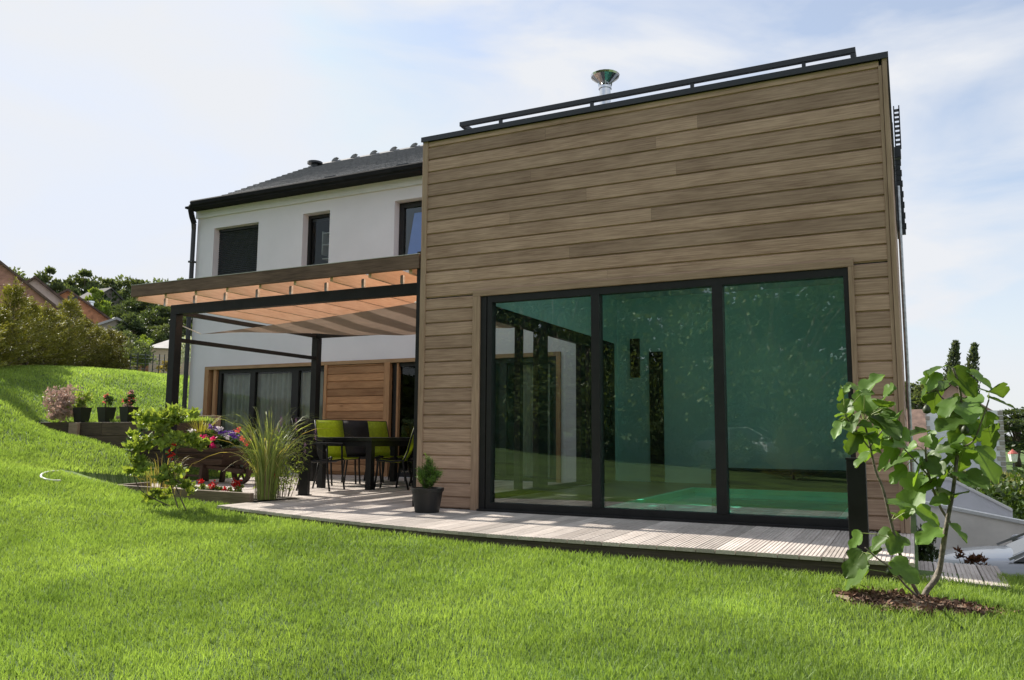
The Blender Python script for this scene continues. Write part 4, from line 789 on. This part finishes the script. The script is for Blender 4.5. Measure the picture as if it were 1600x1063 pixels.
def spot(X, label, ps, fmat, seed, sx=1.0):
    p = onY(X, 662, 9.9); p[2] = .985; t = shrub('potted_flower', label, 'potted plant', p, [[(0, 0, .2), (random.uniform(-.06, .06), 0, .3), (random.uniform(-.1, .1), 0, .44)] for _ in range(5)], L_geran if seed != 51 else L_bush, int(330*sx), .045, [(0, 0, .38, .13*sx, .13, .12*sx, 1)], .6, flowers=[(fmat, [(random.uniform(-.14, .14)*sx, random.uniform(-.1, .1), .42+random.uniform(-.06, .1)) for _ in range(6)], .03, 8)], group=PG, seed=seed)
    pot(.115, .27, square=True).build('pot', potm, t); return t
spot(127, 'square black pot with leafy pale flowering shrub, leftmost on the sleeper wall', 0, P_blush, 51, 1.5)
spot(165, 'square black pot with sparse twigs of red flowers, middle one on the sleeper wall', 0, P_coral, 52, .8); spot(200, 'square black pot with compact red flowering plant, rightmost on the sleeper wall', 0, P_coral, 53, .85)
b = at(105, 628, 15.3); b[2] = float(ground(b[0], b[1])); shrub('flowering_shrub', 'pinkish white flowering shrub sprawling above the sleeper wall', 'shrub', b, [], P_blush, 2600, .055, [(-.05, 0, .36, .36, .3, .34, .6), (.28, -.3, .22, .26, .2, .22, .25), (.35, 1.1, .4, .1, .12, .32, .15)], .6, seed=55, flowers=[(L_bush, [(.15, -.1, .3), (.3, 0, .35), (.2, .1, .2)], .05, 60)])
b = at(168, 700, 13.1); shrub('wall_plant', 'glossy pale leaved plant growing against the dark sleeper wall', 'plant', (b[0], 9.5, .3), [[(0, 0, 0), (.05, 0, .2), (.1, 0, .45)]], leafm('leaf_glossy', (.10, .17, .09), .5, .2, .25), 170, .09, [(-.12, 0, .28, .18, .1, .1, .4), (.1, 0, .45, .14, .1, .16, .6)], .6, seed=57)
# white hose arc lying on the lawn
c = MB(); P = []
for k in range(28):
    q = [(62, 742), (66, 751), (84, 755)][0]; a = math.pi*.5+math.pi*k/27*1.05; X = 90+26*math.cos(a)*(1 if k < 14 else 1); Y = 744-7.5*math.sin(a)
    d = (X-800)/F*RT-(Y-531.5)/F*UP+FW; t = 10.
    for _ in range(30): p = np.array([0, 0, CH])+d*t; t += (p[2]-float(ground(p[0], p[1]))-.03)*4; t = max(5, min(16, t))
    P.append(tuple(np.array([0, 0, CH])+d*t))
c.tube(P, .014, 6); tag(c.build('garden_hose', mat('hose_white', (.7, .7, .65), .5), None, smooth=True), 'pale white hose curving on the lawn at left', 'hose')

# ------------------------------------------------------------------ trees
def tree_proto(name, label, loc, H_, rx, rz, leaf, n, clumps, size, seed, trunkh=.35, group=None, cz=None, cr=.3):
    t = thing(name, label, 'tree', loc, 0, group); g = random.Random(seed); th = H_*trunkh; cz = cz or H_-rz
    p, tt, dd, cc = crown_pts(n, rx, rx, rz, clumps, rx*cr, .5, seed); V, F_, T = leaves(p+np.array([0, 0, cz]), size, .6, dd, tint=.15+.7*tt); npmesh('crown', V, F_, T, leaf, t)
    c = MB(); c.tube([(0, 0, -.3), (.05*rx, 0, th*.5), (0, .05*rx, th), (.03*rx, 0, cz+rz*.4)], [H_*.028, H_*.022, H_*.018, H_*.006], 8)
    for k in range(0, len(cc), max(1, len(cc)//14)): q = cc[k]+np.array([0, 0, cz]); c.tube([(0, 0, th*g.uniform(.7, 1.1)), tuple(q*np.array([.5, .5, .75])), tuple(q)], [H_*.011, H_*.007, H_*.002], 5)
    c.build('trunk', bark, t, smooth=True); return t
TG = 'trees in the wood on the hill'
def gz(p): return float(ground(p[0], p[1]))
protos = {}
def wood(X, Ytop, t, wpx, kind, label):
    """tree whose top shows at pixel (X,Ytop), t metres away, wpx wide"""
    p = at(X, Ytop, t); z = gz(p); h = p[2]-z; rx = wpx/F*t/2*1.35
    if kind not in protos:
        lf, n, cl, s = {'oak': (L_oak, 9000, 60, .30), 'dark': (L_dark, 8000, 50, .30), 'lime': (L_lime, 5000, 40, .26), 'oak2': (L_oak, 9000, 46, .32)}[kind]
        protos[kind] = tree_proto('broadleaf_tree' if kind != 'lime' else 'young_tree', label, (p[0], p[1], z), h, rx, h*.46, lf, n, cl, s*(h/10)**.5, {'oak': 61, 'dark': 62, 'lime': 63, 'oak2': 64}[kind], group=TG); protos[kind+'d'] = (h, rx); return
    h0, rx0 = protos[kind+'d']; dup(protos[kind], (p[0], p[1], z), random.uniform(0, 6), (rx/rx0, rx/rx0, h/h0), label, TG)
for a in ((185, 418, 72, 62, 'oak', 'tallest rounded oak on the wood skyline behind the orange roof'), (132, 428, 70, 56, 'oak2', 'broad oak on the skyline left of the tallest oak'), (240, 427, 74, 60, 'oak', 'spreading oak on the skyline just left of the pergola tip'),
          (75, 423, 60, 44, 'oak2', 'grey green tree rising behind the pink gable'), (14, 410, 58, 60, 'oak', 'thin crowned tree behind the brick gable at the left picture edge'), (282, 440, 76, 50, 'oak2', 'tree crown hidden behind the pergola fascia'),
          (160, 458, 62, 60, 'dark', 'dark tree mass below the tallest oak'), (215, 468, 58, 60, 'dark', 'dark rounded tree in the middle of the wooded slope'), (262, 478, 56, 60, 'dark', 'dark tree left of the front pergola post'), (110, 450, 64, 40, 'dark', 'small dark tree between the pink and orange gables'),
          (155, 448, 48, 30, 'lime', 'bright yellow green tree lit by the sun behind the orange roof'), (208, 492, 40, 38, 'dark', 'dark round topped tree just right of the hedge end'), (250, 500, 42, 46, 'oak', 'mid green tree above the beige shed'), (290, 490, 44, 44, 'oak2', 'tree seen through the pergola frame'),
          (226, 522, 28, 18, 'lime', 'light green young tree beside the wire fence'), (196, 512, 33, 24, 'oak', 'narrow tree at the hedge end by the fence'), (180, 470, 66, 40, 'oak', 'tree beside the slate roof on the wooded slope')): wood(*a)
# right side trees
TG2 = TG; 
def rt(X, Y, t, w_, kind, label):
    global TG; TG = 'trees beyond the garden walls'; wood(X, Y, t, w_, kind, label); TG = TG2
rt(1432, 586, 55, 60, 'oak', 'green tree behind the brown roof right of the cedar wall'); rt(1586, 640, 46, 80, 'dark', 'dark broad tree right of the white gable'); rt(1640, 650, 50, 80, 'oak', 'tree at the right picture edge behind the street lamp'); rt(1400, 600, 60, 70, 'oak2', 'tree hidden behind the cedar corner')
def poplar(X, Y, t, label):
    p = at(X, Y, t); z = gz(p); h = p[2]-z; tr = thing('poplar', label, 'tree', (p[0], p[1], z), 0, 'poplars on the skyline'); g = np.random.default_rng(int(X)); n = 3000
    u = g.random(n)**.9; cl = g.integers(0, 70, n); cu = np.linspace(.05, 1, 70); uu = np.clip(cu[cl]+g.normal(size=n)*.02, .02, 1); r = 1.35*np.sin(np.clip(uu, 0, 1)**.8*np.pi*.93+.12)**.8*(.35+.65*g.random(n)); a = cl*2.4+g.normal(size=n)*.5
    P = np.c_[r*np.cos(a)*.85+1.1*uu**2, r*np.sin(a)*.85, uu*h]; V, F_, T = leaves(P, .38, .5, np.c_[g.normal(size=(n, 2))*.5, np.ones(n)], tint=np.repeat(g.random(70), 1)[cl]); npmesh('crown', V, F_, T, L_pop, tr)
    c = MB(); c.tube([(0, 0, -.5), (.1, 0, h*.5), (1.1, 0, h*.98)], [.25, .15, .03], 6); c.build('trunk', bark, tr)
poplar(1476, 537, 90, 'left and slightly fuller of two slim poplars on the skyline'); poplar(1506, 541, 95, 'right and slimmer of two poplars on the skyline')
# conifer hedge
def conifer(label, loc, seed, lf, h=2.1):
    t = thing('hedge_conifer', label, 'shrub', loc, 0, 'conifers in the garden hedge'); g = np.random.default_rng(seed); parts = []; c = MB(); c.tube([(0, 0, -.1), (.02, 0, h*.5), (0, 0, h)], [.04, .025, .006], 6)
    for k in range(75):
        z0 = h*(.03+.9*(k/75)); a = k*2.4+g.random(); L_ = (.66*(1-(z0/h))**.85+.07)*(.7+.6*g.random()); ti = np.array([L_*math.cos(a), L_*math.sin(a), z0+L_*(.25+.6*g.random())]); b = np.array([0, 0, z0])
        n = 95; u = (.15+.85*g.random(n))[:, None]; w_ = .09*(1.2-u); P = b+(ti-b)*u+g.normal(size=(n, 3))*w_; parts.append(leaves(P, .075, .22, np.tile((ti-b)/L_, (n, 1))+[0, 0, .3], jitter=.55, tint=.2+.6*g.random()))
        if k % 3 == 0: c.tube([tuple(b), tuple(ti)], [.012, .003], 4)
    n = 130; u = g.random(n)[:, None]; parts.append(leaves(np.array([0, 0, h*.85])+u*np.array([0, 0, h*.22])+g.normal(size=(n, 3))*(.05*(1.15-u)), .07, .22, np.tile([0, 0, 1.], (n, 1))+g.normal(size=(n, 3))*.7))
    V, F_, T = cat(parts); npmesh('foliage', V, F_, T, lf, t); c.build('stem', bark, t); return t
# (pixel x of the top, pixel y of the top) from left to right
hl = [(-150, 470), (-110, 455), (-70, 470), (-35, 450), (2, 474), (25, 432), (50, 462), (72, 470), (92, 484), (112, 457), (132, 492), (152, 503), (170, 508), (190, 518)]
names = ['far left conifer of the hedge beyond the picture edge', 'outer conifer of the hedge second beyond the picture edge', 'outer conifer of the hedge third beyond the picture edge', 'conifer just outside the left picture edge', 'dark conifer at the very left picture edge of the hedge', 'tallest spiky conifer of the hedge in front of the brick gable',
         'broad olive conifer right of the tallest one', 'spiky conifer in front of the pink gable', 'lower conifer in front of the pink gable wall', 'thin topped conifer standing out before the orange gable', 'rounded conifer below the orange roof', 'olive conifer left of the brownish end of the hedge', 'brownish conifer near the right end of the hedge', 'last lowest brown conifer at the right end of the hedge']
pc = [conifer(names[5], (0, 0, 0), 71, L_hedge), conifer(names[12], (0, 0, 0), 72, L_hedgeD), conifer(names[9], (0, 0, 0), 73, L_hedge)]
used = set()
for k, ((X, Y), nm) in enumerate(zip(hl, names)):
    t = 17.5+9*max(0, X+40)/240; p = at(X, Y, t); z = gz(p); h = max(1.2, p[2]-z); pi_ = {12: 1, 13: 1, 5: 0, 9: 2, 10: 1}.get(k, k % 3 if k % 3 != 1 else 0); q = pc[pi_]; s = (1.05, 1.05, h/2.28)
    if pi_ not in used and k in (5, 9, 12): q.location = (p[0], p[1], z); q.scale = s; used.add(pi_)
    else: dup(q, (p[0], p[1], z), k*1.7, s, nm)
# a second, staggered row fills the hedge
for k in range(11):
    X = -20+k*20.5; t = 18.7+9*max(0, X+40)/240; p = at(X, 515+8*math.sin(k*2.1)+max(0, X-120)*.2, t); z = gz(p); h = max(1.1, p[2]-z)
    dup(pc[k % 3], (p[0], p[1], z), k*2.3, (1.2, 1.2, h/2.28), ['back row conifer of the hedge %s' % s for s in ('beyond the left picture edge', 'at the left picture edge', 'behind the tallest spiky conifer', 'behind the broad olive conifer', 'below the pink gable peak', 'below the black chimney', 'left of the thin topped conifer', 'right of the thin topped conifer', 'below the orange verge', 'behind the brownish conifer', 'at the right end of the hedge')][k])

# ------------------------------------------------------------------ neighbours at left
tile_r = mat('tile_brown', (.10, .065, .05), .8, .3, 3, .5, 30); brickp = mat('brick_pinkish', (.42, .22, .17), .9, .12, 4, .4, 40); pinkr = mat('render_pink', (.66, .53, .47), .9, .05, 2); orng = mat('brick_orange', (.50, .23, .12), .9, .15, 5, .4, 40)
def neighbour(name, label, X, Y, t, half, slope, wallm, depth=8, over=.25, rot=0, roofm_=tile_r, bands=False):
    p = at(X, Y, t); t_ = thing(name, label, 'house', (p[0], p[1], 0), YAW+R(28)+rot); zp = p[2]; ze = zp-half*slope; zb = gz(p)-1.5; c = MB()
    c.add([(-half, 0, zb), (half, 0, zb), (half, 0, ze), (0, 0, zp), (-half, 0, ze), (-half, depth, zb), (half, depth, zb), (half, depth, ze), (0, depth, zp), (-half, depth, ze)], [(0, 1, 2, 3, 4), (5, 9, 8, 7, 6), (1, 6, 7, 2), (0, 4, 9, 5)])
    if bands:
        k = zb
        while k < zp-.4: w_ = half if k < ze else (zp-k)/slope; c.box(-w_+.05, -.012, k, w_-.05, -.001, k+.03); k += .32
    c.build('wall', wallm, t_)
    c = MB()
    for s in (-1, 1):
        a = (0, zp+.12); b = (s*(half+over), ze-over*slope+.12); c.add([(a[0], -.2, a[1]), (b[0], -.2, b[1]), (b[0], depth+.2, b[1]), (a[0], depth+.2, a[1]), (a[0], -.2, a[1]-.12), (b[0], -.2, b[1]-.12), (b[0], depth+.2, b[1]-.12), (a[0], depth+.2, a[1]-.12)], [(0, 1, 2, 3), (4, 7, 6, 5), (0, 4, 5, 1), (1, 5, 6, 2), (2, 6, 7, 3)])
    rf = c.build('roof', roofm_, t_); return t_, rf, p
t_, rf, p = neighbour('neighbour_house', 'brick gabled house with dark roof edge at the left picture edge', -25, 392, 34, 4.2, .80, brickp, bands=True)
t_, rf, p = neighbour('neighbour_house', 'pale pink gabled house behind the hedge', 55, 436, 38, 4.4, .80, pinkr)
c = MB(); c.box(1.35, 1.6, p[2]-2.2, 1.8, 2.05, p[2]-.45); c.build('chimney', cap_m, rf)
t_, rf, p = neighbour('neighbour_house', 'orange brick gabled house behind the hedge', 106, 455, 44, 4.6, .68, orng)
c = MB(); c.lathe([(.16, p[2]-1.6), (.16, p[2]-.45), (.2, p[2]-.44), (.2, p[2]-.35)], (1.15, .8, 0), 12); c.build('chimney', steel, rf)
t_, rf, p = neighbour('hill_house', 'small slate roofed house half hidden in the wood on the hill', 172, 452, 62, 1.2, .7, mat('wall_greyish', (.16, .14, .13), .9, .05, 2), 2, roofm_=mat('slate_dull', (.06, .058, .06), .9), rot=.6)
t_, rf, p = neighbour('low_outbuilding', 'low building with pale grey roof at the end of the hedge', 182, 500, 40, 1.0, .45, mat('wall_cream', (.5, .45, .38), .9, .05, 2), 5, roofm_=mat('roof_pale', (.45, .45, .45), .7, .08, 2))
sh = at(266, 556, 26); sh[2] = gz(sh); s_ = thing('garden_shed', 'beige shed with pale hipped roof seen beside the pergola post', 'shed', sh, YAW+R(20)); ztop = at(266, 545, 26)[2]-sh[2]; zr_ = at(266, 528, 26)[2]-sh[2]
c = MB(); c.box(-.62, 0, -.5, 1.2, 1.8, ztop); c.build('wall', mat('shed_beige', (.42, .35, .27), .85, .05, 3), s_)
c = MB(); c.add([(-.74, -.12, ztop), (1.32, -.12, ztop), (1.32, 1.92, ztop), (-.74, 1.92, ztop), (.1, .7, zr_+.1), (.6, .7, zr_+.1)], [(0, 1, 5, 4), (1, 2, 5), (2, 3, 4, 5), (3, 0, 4), (0, 3, 2, 1)]); c.build('roof', mat('shed_roof', (.55, .52, .48), .7, .06, 4), s_)
fe = thing('wire_fence', 'thin dark wire fence posts at the top of the lawn beside the shed', 'fence', at(225, 580, 22)*[1, 1, 0])
q0 = at(225, 580, 22)*[1, 1, 0]
for X in (203, 214, 226, 238, 248, 256):
    q = at(X, 580, 23); z = gz(q); c = MB(); c.tube([(0, 0, 0), (0, 0, .6)], .014, 6); o = c.build('fence_post', cap_m, fe); o.location = (q[0]-q0[0], q[1]-q0[1], z)
a_ = at(203, 580, 23); b_ = at(256, 580, 23); c = MB()
for h in (.15, .3, .45, .55): c.tube([tuple(a_*[1, 1, 0]+[0, 0, gz(a_)+h]-q0), tuple(b_*[1, 1, 0]+[0, 0, gz(b_)+h]-q0)], .005, 4)
c.build('wire', galv, fe)
for X, Y, t, nm, lf, w_, h_ in ((222, 562, 24, 'light green shrub growing through the wire fence', L_lime, .28, 1.1), (288, 560, 23, 'pale leaved shrub between pergola post and downpipe', L_silver, .35, 1.2), (215, 565, 23.5, 'mid green shrub by the fence post at the hedge end', L_oak, .4, 1.2), (262, 572, 24, 'yellowish grass tuft shrub in front of the shed', L_straw, .3, .4)):
    q = at(X, 580, t); q[2] = gz(q); shrub('shrub', nm, 'shrub', q, [[(0, 0, 0), (0, 0, h_*.8)]], lf, 900, .09, [(0, 0, h_*.55, w_, w_, h_*.45, 1)], .5, seed=int(X), group='shrubs by the wire fence')

# ------------------------------------------------------------------ right: walls, house, lamp, car
gw = mat('garden_wall_render', (.80, .74, .68), .9, .10, .9, .2, 60); gw2 = mat('garden_wall_grey', (.66, .66, .70), .9, .04, 1.4); capw = mat('wall_coping', (.72, .71, .69), .8, .05, 4)
def gwall(name, label, y, pts, m, x0, thick=.2):
    t = thing(name, label, 'wall', (pts[0][0], y, 0)); X0 = pts[0][0]; c = MB(); poly = [(pts[0][0]-X0, -2.0)]+[(a-X0, b-.05) for a, b in pts]+[(pts[-1][0]-X0, -2.0)]; c.prism(poly, 'y', 0, thick); c.build('wall', m, t)
    c = MB()
    for (a, b), (a2, b2) in zip(pts[:-1], pts[1:]): c.prism([(a-X0, b-.05), (a2-X0, b2-.05), (a2-X0, b2), (a-X0, b)], 'y', -.03, thick+.03)
    c.build('coping', capw, t)
gwall('garden_wall', 'long pale rendered garden wall with sloping coping behind the silver car', 15, [(-.6, -.13), (.15, -.24), (1.51, -.48), (5, -1.1)], gw, 0)
gwall('garden_wall', 'grey stepped garden wall with steep sloping coping behind the long pale wall', 18, [(-.6, .03), (.62, .03), (.75, -.03), (1.64, -.52)], gw2, 0)
# ivy bank
g = np.random.default_rng(77); n = 9000; x = .2+g.random(n)*6; y = 18.6+g.random(n)*4; z = ground(x, y)+.3+g.random(n)*.5+.25*np.sin(x*3)*np.cos(y*2)+np.clip(x-1.2, -1, 1)*.0
V, F_, T = leaves(np.c_[x, y, z], .11, .8, None); o = npmesh('ivy_bank', V, F_, T, L_ivy); tag(o, 'dark green ivy and ground cover on the bank behind the walls', 'ground cover', kind='stuff')
n = 14000; x = .8+g.random(n)*11; y = 22+g.random(n)*12; V, F_, T = leaves(np.c_[x, y, ground(x, y)+.02+.30*g.random(n)], .13, .35, np.tile([0, 0, 1.], (n, 1))); o = npmesh('wild_grass_bank', V, F_, T, leafm('leaf_wild', (.17, .18, .07), .5, .3)); tag(o, 'dry wild grass and weeds on the bank below the street lamp', 'weeds', kind='stuff')
# white gabled house
hp = at(1500, 640, 36); hw = thing('white_gable_house', 'white gabled house with stone quoins behind the fig tree', 'house', (hp[0], hp[1], 0), R(-2)); sc = 36/F
zt = at(1500, 642, 36)[2]; zpk = at(1491, 597, 36)[2]; hwid = (1557-1446)*sc; x0 = (1446-1500)*sc; x1 = x0+hwid; pkx = (1491-1500)*sc
c = MB(); c.add([(x0, 0, -2.5), (x1, 0, -2.5), (x1, 0, zt), (x0, 0, zt), (x0, 7, -2.5), (x1, 7, -2.5), (x1, 7, zt), (x0, 7, zt)], [(0, 1, 2, 3), (1, 5, 6, 2), (4, 7, 6, 5), (0, 3, 7, 4), (3, 2, 6, 7)]); c.build('wall', mat('white_wall_far', (.78, .78, .82), .9, .03, 2), hw)
for xx, s in ((x0, 1), (x1, -1)):
    c = MB()
    for k in range(14): z = zt-.22*(k+1); w_ = .32 if k % 2 else .2; c.box(min(xx, xx+s*w_), -.03, z+.02, max(xx, xx+s*w_), -.002, z+.2, random.random())
    c.build('quoins', mat('quoin_stone', (.40, .36, .32), .9, .12, 4, tint=.25), hw)
c = MB(); c.box(x0+2.1, -.06, -.2, x0+2.75, -.02, .65); c.build('window', mat('window_blue_grey', (.18, .22, .27), .3, .1, 3), hw)
c = MB(); c.prism([(pkx-1.1, zt), (pkx+1.7, zt), (pkx+1.2, zt+.35), (pkx, zpk), (pkx-.8, zt+.5)], 'y', 2.0, 7.0); c.build('gable', mat('gable_brown', (.22, .16, .12), .9, .1, 3), hw)
c = MB()
for s_ in (-1, 1): c.prism([(pkx, zpk+.02), (pkx+s_*.75, zpk-.50), (pkx+s_*.75, zpk-.36), (pkx, zpk+.18)], 'y', 1.8, 7.2)
c.build('roof', tile_r, hw)
c = MB(); c.box(pkx-.55, 3.4, zt, pkx-.25, 3.7, zpk+.25); c.build('chimney', mat('chimney_white', (.62, .62, .63), .8, .05, 3), hw)
bp0 = at(1420, 640, 34); bh = thing('brown_roof_house', 'building with brown tiled roof between the cedar wall and the white gable', 'house', (bp0[0], bp0[1], 0)); c = MB(); za = at(1420, 637, 34)[2]; zb_ = at(1420, 702, 34)[2]
c.add([(-2, .0, zb_), (.68, 0, zb_), (.62, 2.5, za), (-2, 2.5, za)], [(0, 1, 2, 3)]); c.add([(-2, 5, zb_), (.68, 5, zb_), (.62, 2.5, za), (-2, 2.5, za)], [(0, 3, 2, 1)]); c.build('roof', mat('tile_brown_far', (.17, .11, .085), .85, .2, 3, .5, 30), bh)
c = MB(); c.add([(-2, .15, -2.5), (.6, .15, -2.5), (.6, .15, zb_), (-2, .15, zb_), (.6, 2.5, za-.05), (.6, 4.8, zb_), (.6, 4.8, -2.5)], [(0, 1, 2, 3), (1, 6, 5, 4, 2)]); c.build('wall', mat('white_wall_far', (.66, .67, .69)), bh)
# street lamp
lp = at(1585, 745, 30); lz = gz(lp); la = thing('street_lamp', 'small street lamp with red cap and white lantern beyond the bank', 'street lamp', (lp[0], lp[1], lz)); zl = at(1585, 718, 30)[2]-lz
c = MB(); c.tube([(0, 0, 0), (0, 0, zl-.1)], [.05, .03], 8); c.build('post', cap_m, la)
c = MB(); c.lathe([(.05, zl-.12), (.12, zl-.08), (.17, zl+.2), (.02, zl+.2)], n=6); c.build('lantern', mat('lantern_white', (.75, .75, .72), .4), la)
c = MB(); c.lathe([(.17, zl+.2), (.16, zl+.23), (.08, zl+.31), (.04, zl+.33), (.03, zl+.37), (.001, zl+.38)], n=12); c.build('cap', mat('lantern_red', (.45, .10, .08), .5), la)
# silver car
silver = mat('car_silver', (.40, .41, .43), .3, .02, 3, metal=.45, coat=.6); cglass = mat('car_glass', (.012, .015, .018), .06, .1, 3); tyre = mat('tyre', (.02, .02, .02), .85); chrome = steel
def car(label, loc, rz, paint=silver, group=None):
    """x forward is the bonnet; metres"""
    t = thing('parked_car', label, 'car', loc, rz, group); c = MB()
    st = [(-2.15, .45, .72, .72), (-2.05, .32, .86, .80), (-1.6, .26, .95, .86), (-.8, .24, .97, .89), (.2, .24, .97, .90), (1.0, .24, .95, .89), (1.5, .25, .88, .87), (1.95, .30, .78, .80), (2.15, .36, .66, .70), (2.22, .42, .55, .60)]
    def ring(x, zb, zt, hw): return [(x, -hw*.92, zb), (x, -hw, zb+.12), (x, -hw*1.0, (zb+zt)/2), (x, -hw*.97, zt-.08), (x, -hw*.86, zt), (x, -hw*.5, zt+.035), (x, 0, zt+.05), (x, hw*.5, zt+.035), (x, hw*.86, zt), (x, hw*.97, zt-.08), (x, hw, (zb+zt)/2), (x, hw, zb+.12), (x, hw*.92, zb)]
    vs = []; 
    for s in st: vs += ring(*s)
    n = 13; fs = [(a*n+k, a*n+(k+1) % n, (a+1)*n+(k+1) % n, (a+1)*n+k) for a in range(len(st)-1) for k in range(n)]+[tuple(range(n)), tuple((len(st)-1)*n+k for k in range(n))]
    c.add(vs, fs); b = c.build('body', paint, t, smooth=True); b.modifiers.new('s', 'SUBSURF').levels = 1; b.modifiers['s'].render_levels = 2
    c = MB(); gh = [(-1.85, .93, .93, .70), (-1.35, .95, 1.36, .60), (-.6, .95, 1.45, .60), (.1, .95, 1.43, .60), (.95, .93, .96, .74)]
    vs = []
    for x, zb, zt, hw in gh: vs += [(x, -.80, zb), (x, -hw, zt-.03), (x, -hw*.7, zt), (x, hw*.7, zt), (x, hw, zt-.03), (x, .80, zb)]
    fs = [(a*6+k, a*6+(k+1) % 6, (a+1)*6+(k+1) % 6, (a+1)*6+k) for a in range(len(gh)-1) for k in range(6)]; c.add(vs, fs); c.build('windscreen', cglass, t, smooth=False)
    c = MB(); c.add([(-1.38, -.52, 1.375), (-.6, -.55, 1.465), (.12, -.53, 1.445), (.12, .53, 1.445), (-.6, .55, 1.465), (-1.38, .52, 1.375)], [(0, 1, 4, 5), (1, 2, 3, 4)])
    for s in (-1, 1):
        c.bar((.1, s*.58, 1.42), (1.0, s*.78, .95), .03, .03); c.bar((-1.35, s*.58, 1.36), (-1.85, s*.76, .93), .07, .05); c.bar((-.55, s*.605, 1.42), (-.5, s*.81, .95), .05, .03); c.bar((-1.35, s*.585, 1.37), (.12, s*.585, 1.42), .05, .03)
    c.build('roof', paint, t)
    for x in (-1.35, 1.4):
        for s in (-1, 1):
            c = MB(); c.tube([(x, s*.72, .32), (x, s*.90, .32)], .32, 24); w_ = c.build('wheel', tyre, t); c = MB(); c.tube([(x, s*.88, .32), (x, s*.912, .32)], .21, 18); c.build('rim', galv, w_)
    for s in (-1, 1):
        c = MB(); c.lathe([(.001, .06), (.07, .05), (.11, 0), (.07, -.05), (.001, -.06)], (.72, s*.97, 1.02), 12); c.bar((.75, s*.8, .98), (.74, s*.92, 1.0), .04, .03); c.build('mirror', paint, t, smooth=True)
        c = MB(); c.add([(2.19, s*.42, .62), (2.12, s*.66, .64), (1.98, s*.76, .70), (2.08, s*.45, .70)], [(0, 1, 2, 3)]); md = c.build('headlight', chrome, t)
    return t
car('silver grey car parked on the drive below the lawn', (2.0, 12.5, -1.62), R(180), silver)
sh_ = at(1440, 850, 9.5); shrub('dark_shrub', 'small dark shrub at the foot of the cedar wall beside the step', 'shrub', (at(1440, 872, 9.0)[0], at(1440, 872, 9.0)[1], -1.0), [[(0, 0, 0), (0, 0, .7)], [(0, 0, 0), (.15, 0, .75)]], L_dark, 1300, .05, [(0, 0, .55, .18, .18, .35, 1)], .5, seed=81)
q = at(1525, 880, 7.9); shrub('copper_shrub', 'reddish brown leaved shrub beside the lower deck step', 'shrub', (q[0], q[1], q[2]-.45), [[(0, 0, 0), (0, 0, .4)], [(0, 0, 0), (-.15, 0, .5)]], L_red, 420, .05, [(.02, 0, .42, .13, .12, .12, .7), (-.15, 0, .5, .06, .06, .06, .1), (.13, 0, .26, .1, .1, .12, .2)], .4, seed=83)

# ------------------------------------------------------------------ behind the camera (seen mirrored in the big window)
BG_ = 'trees behind the lawn mirrored in the big window'
for k, (x, y, rx, h, kind, lb) in enumerate(((-13, -15, 5.5, 10, 'oak', 'big oak across the lawn mirrored in the left pane'), (-4.5, -16, 6.0, 12, 'oak2', 'large leafy oak across the lawn mirrored in the middle pane'), (3.5, -15, 5.5, 11, 'oak', 'broad tree across the lawn mirrored in the right pane'),
        (11, -14, 5.5, 10, 'oak2', 'tree across the lawn beyond the right pane'), (-21, -13, 5.5, 9, 'dark', 'dark tree at the far side of the lawn'), (0, -23, 7, 14, 'dark', 'dark tall tree filling the back of the mirrored garden'), (-10, -23, 7, 14, 'dark', 'dark tall tree behind the mirrored oak'), (9, -22, 7, 14, 'dark', 'dark tall tree behind the mirrored broad tree'), (-18, -22, 7, 14, 'dark', 'dark tall tree at the left of the mirrored wood'), (17, -20, 7, 13, 'dark', 'dark tall tree at the right of the mirrored wood'))):
    if kind != 'dark':
        if 'mir' not in protos: protos['mir'] = tree_proto('broadleaf_tree', lb, (x, y, gz((x, y))-.2-h*.16), h, rx, h*.46, leafm('leaf_mirrored', (.15, .20, .075), .5, .35), 30000, 90, .15, 95, group=BG_); protos['mird'] = (h, rx); continue
        h0, rx0 = protos['mird']; dup(protos['mir'], (x, y, gz((x, y))-.2-h*.16), k*1.3, (rx/rx0, rx/rx0, h/h0), lb, BG_); continue
    h0, rx0 = protos[kind+'d']; dup(protos[kind], (x, y, gz((x, y))-.2-h*.16), k*1.3, (rx/rx0, rx/rx0, h/h0), lb, BG_)
L_lit = leafm('leaf_garden_bush', (.12, .17, .06), .5, .35)
for k in range(15):
    x = -19+k*2.3; y = -10.5-1.2*abs(math.sin(k*2.2)); h = 2.2+1.6*abs(math.sin(k*1.7)); q = np.array([x, y, gz((x, y))-.2])
    if k == 0: pb0 = shrub('bush_behind_viewer', 'tall leafy garden bush of the row mirrored low in the big window', 'bush', q, [[(0, 0, 0), (0, 0, 1.2)]], L_lit, 4200, .13, [(0, 0, 1.0, 1.25, .9, 1.1, .8), (.3, .1, 2.0, .6, .5, .6, .2)], .6, seed=91, group='bushes behind the viewer')
    else: dup(pb0, q, k*1.9, (1, 1, h/2.6*(.42 if k == 6 else 1)), None, 'bushes behind the viewer')
for k in range(5):
    x = -3+k*2.2; y = -8.2-.6*math.sin(k*2.2); h = 1.7+.8*abs(math.sin(k*1.7)); o = dup(pc[k % 3], (x, y, gz((x, y))-.1), k*1.9, (1.3, 1.3, h/2.2), 'green garden conifer of the row mirrored low in the big window', 'conifers behind the viewer')
car('white car parked behind the viewer and mirrored in the big window', (-4.9, -13.0, gz((-4.9, -13.0))+.0), R(10), mat('car_white', (.7, .72, .74), .25, .02, 3, coat=.6))
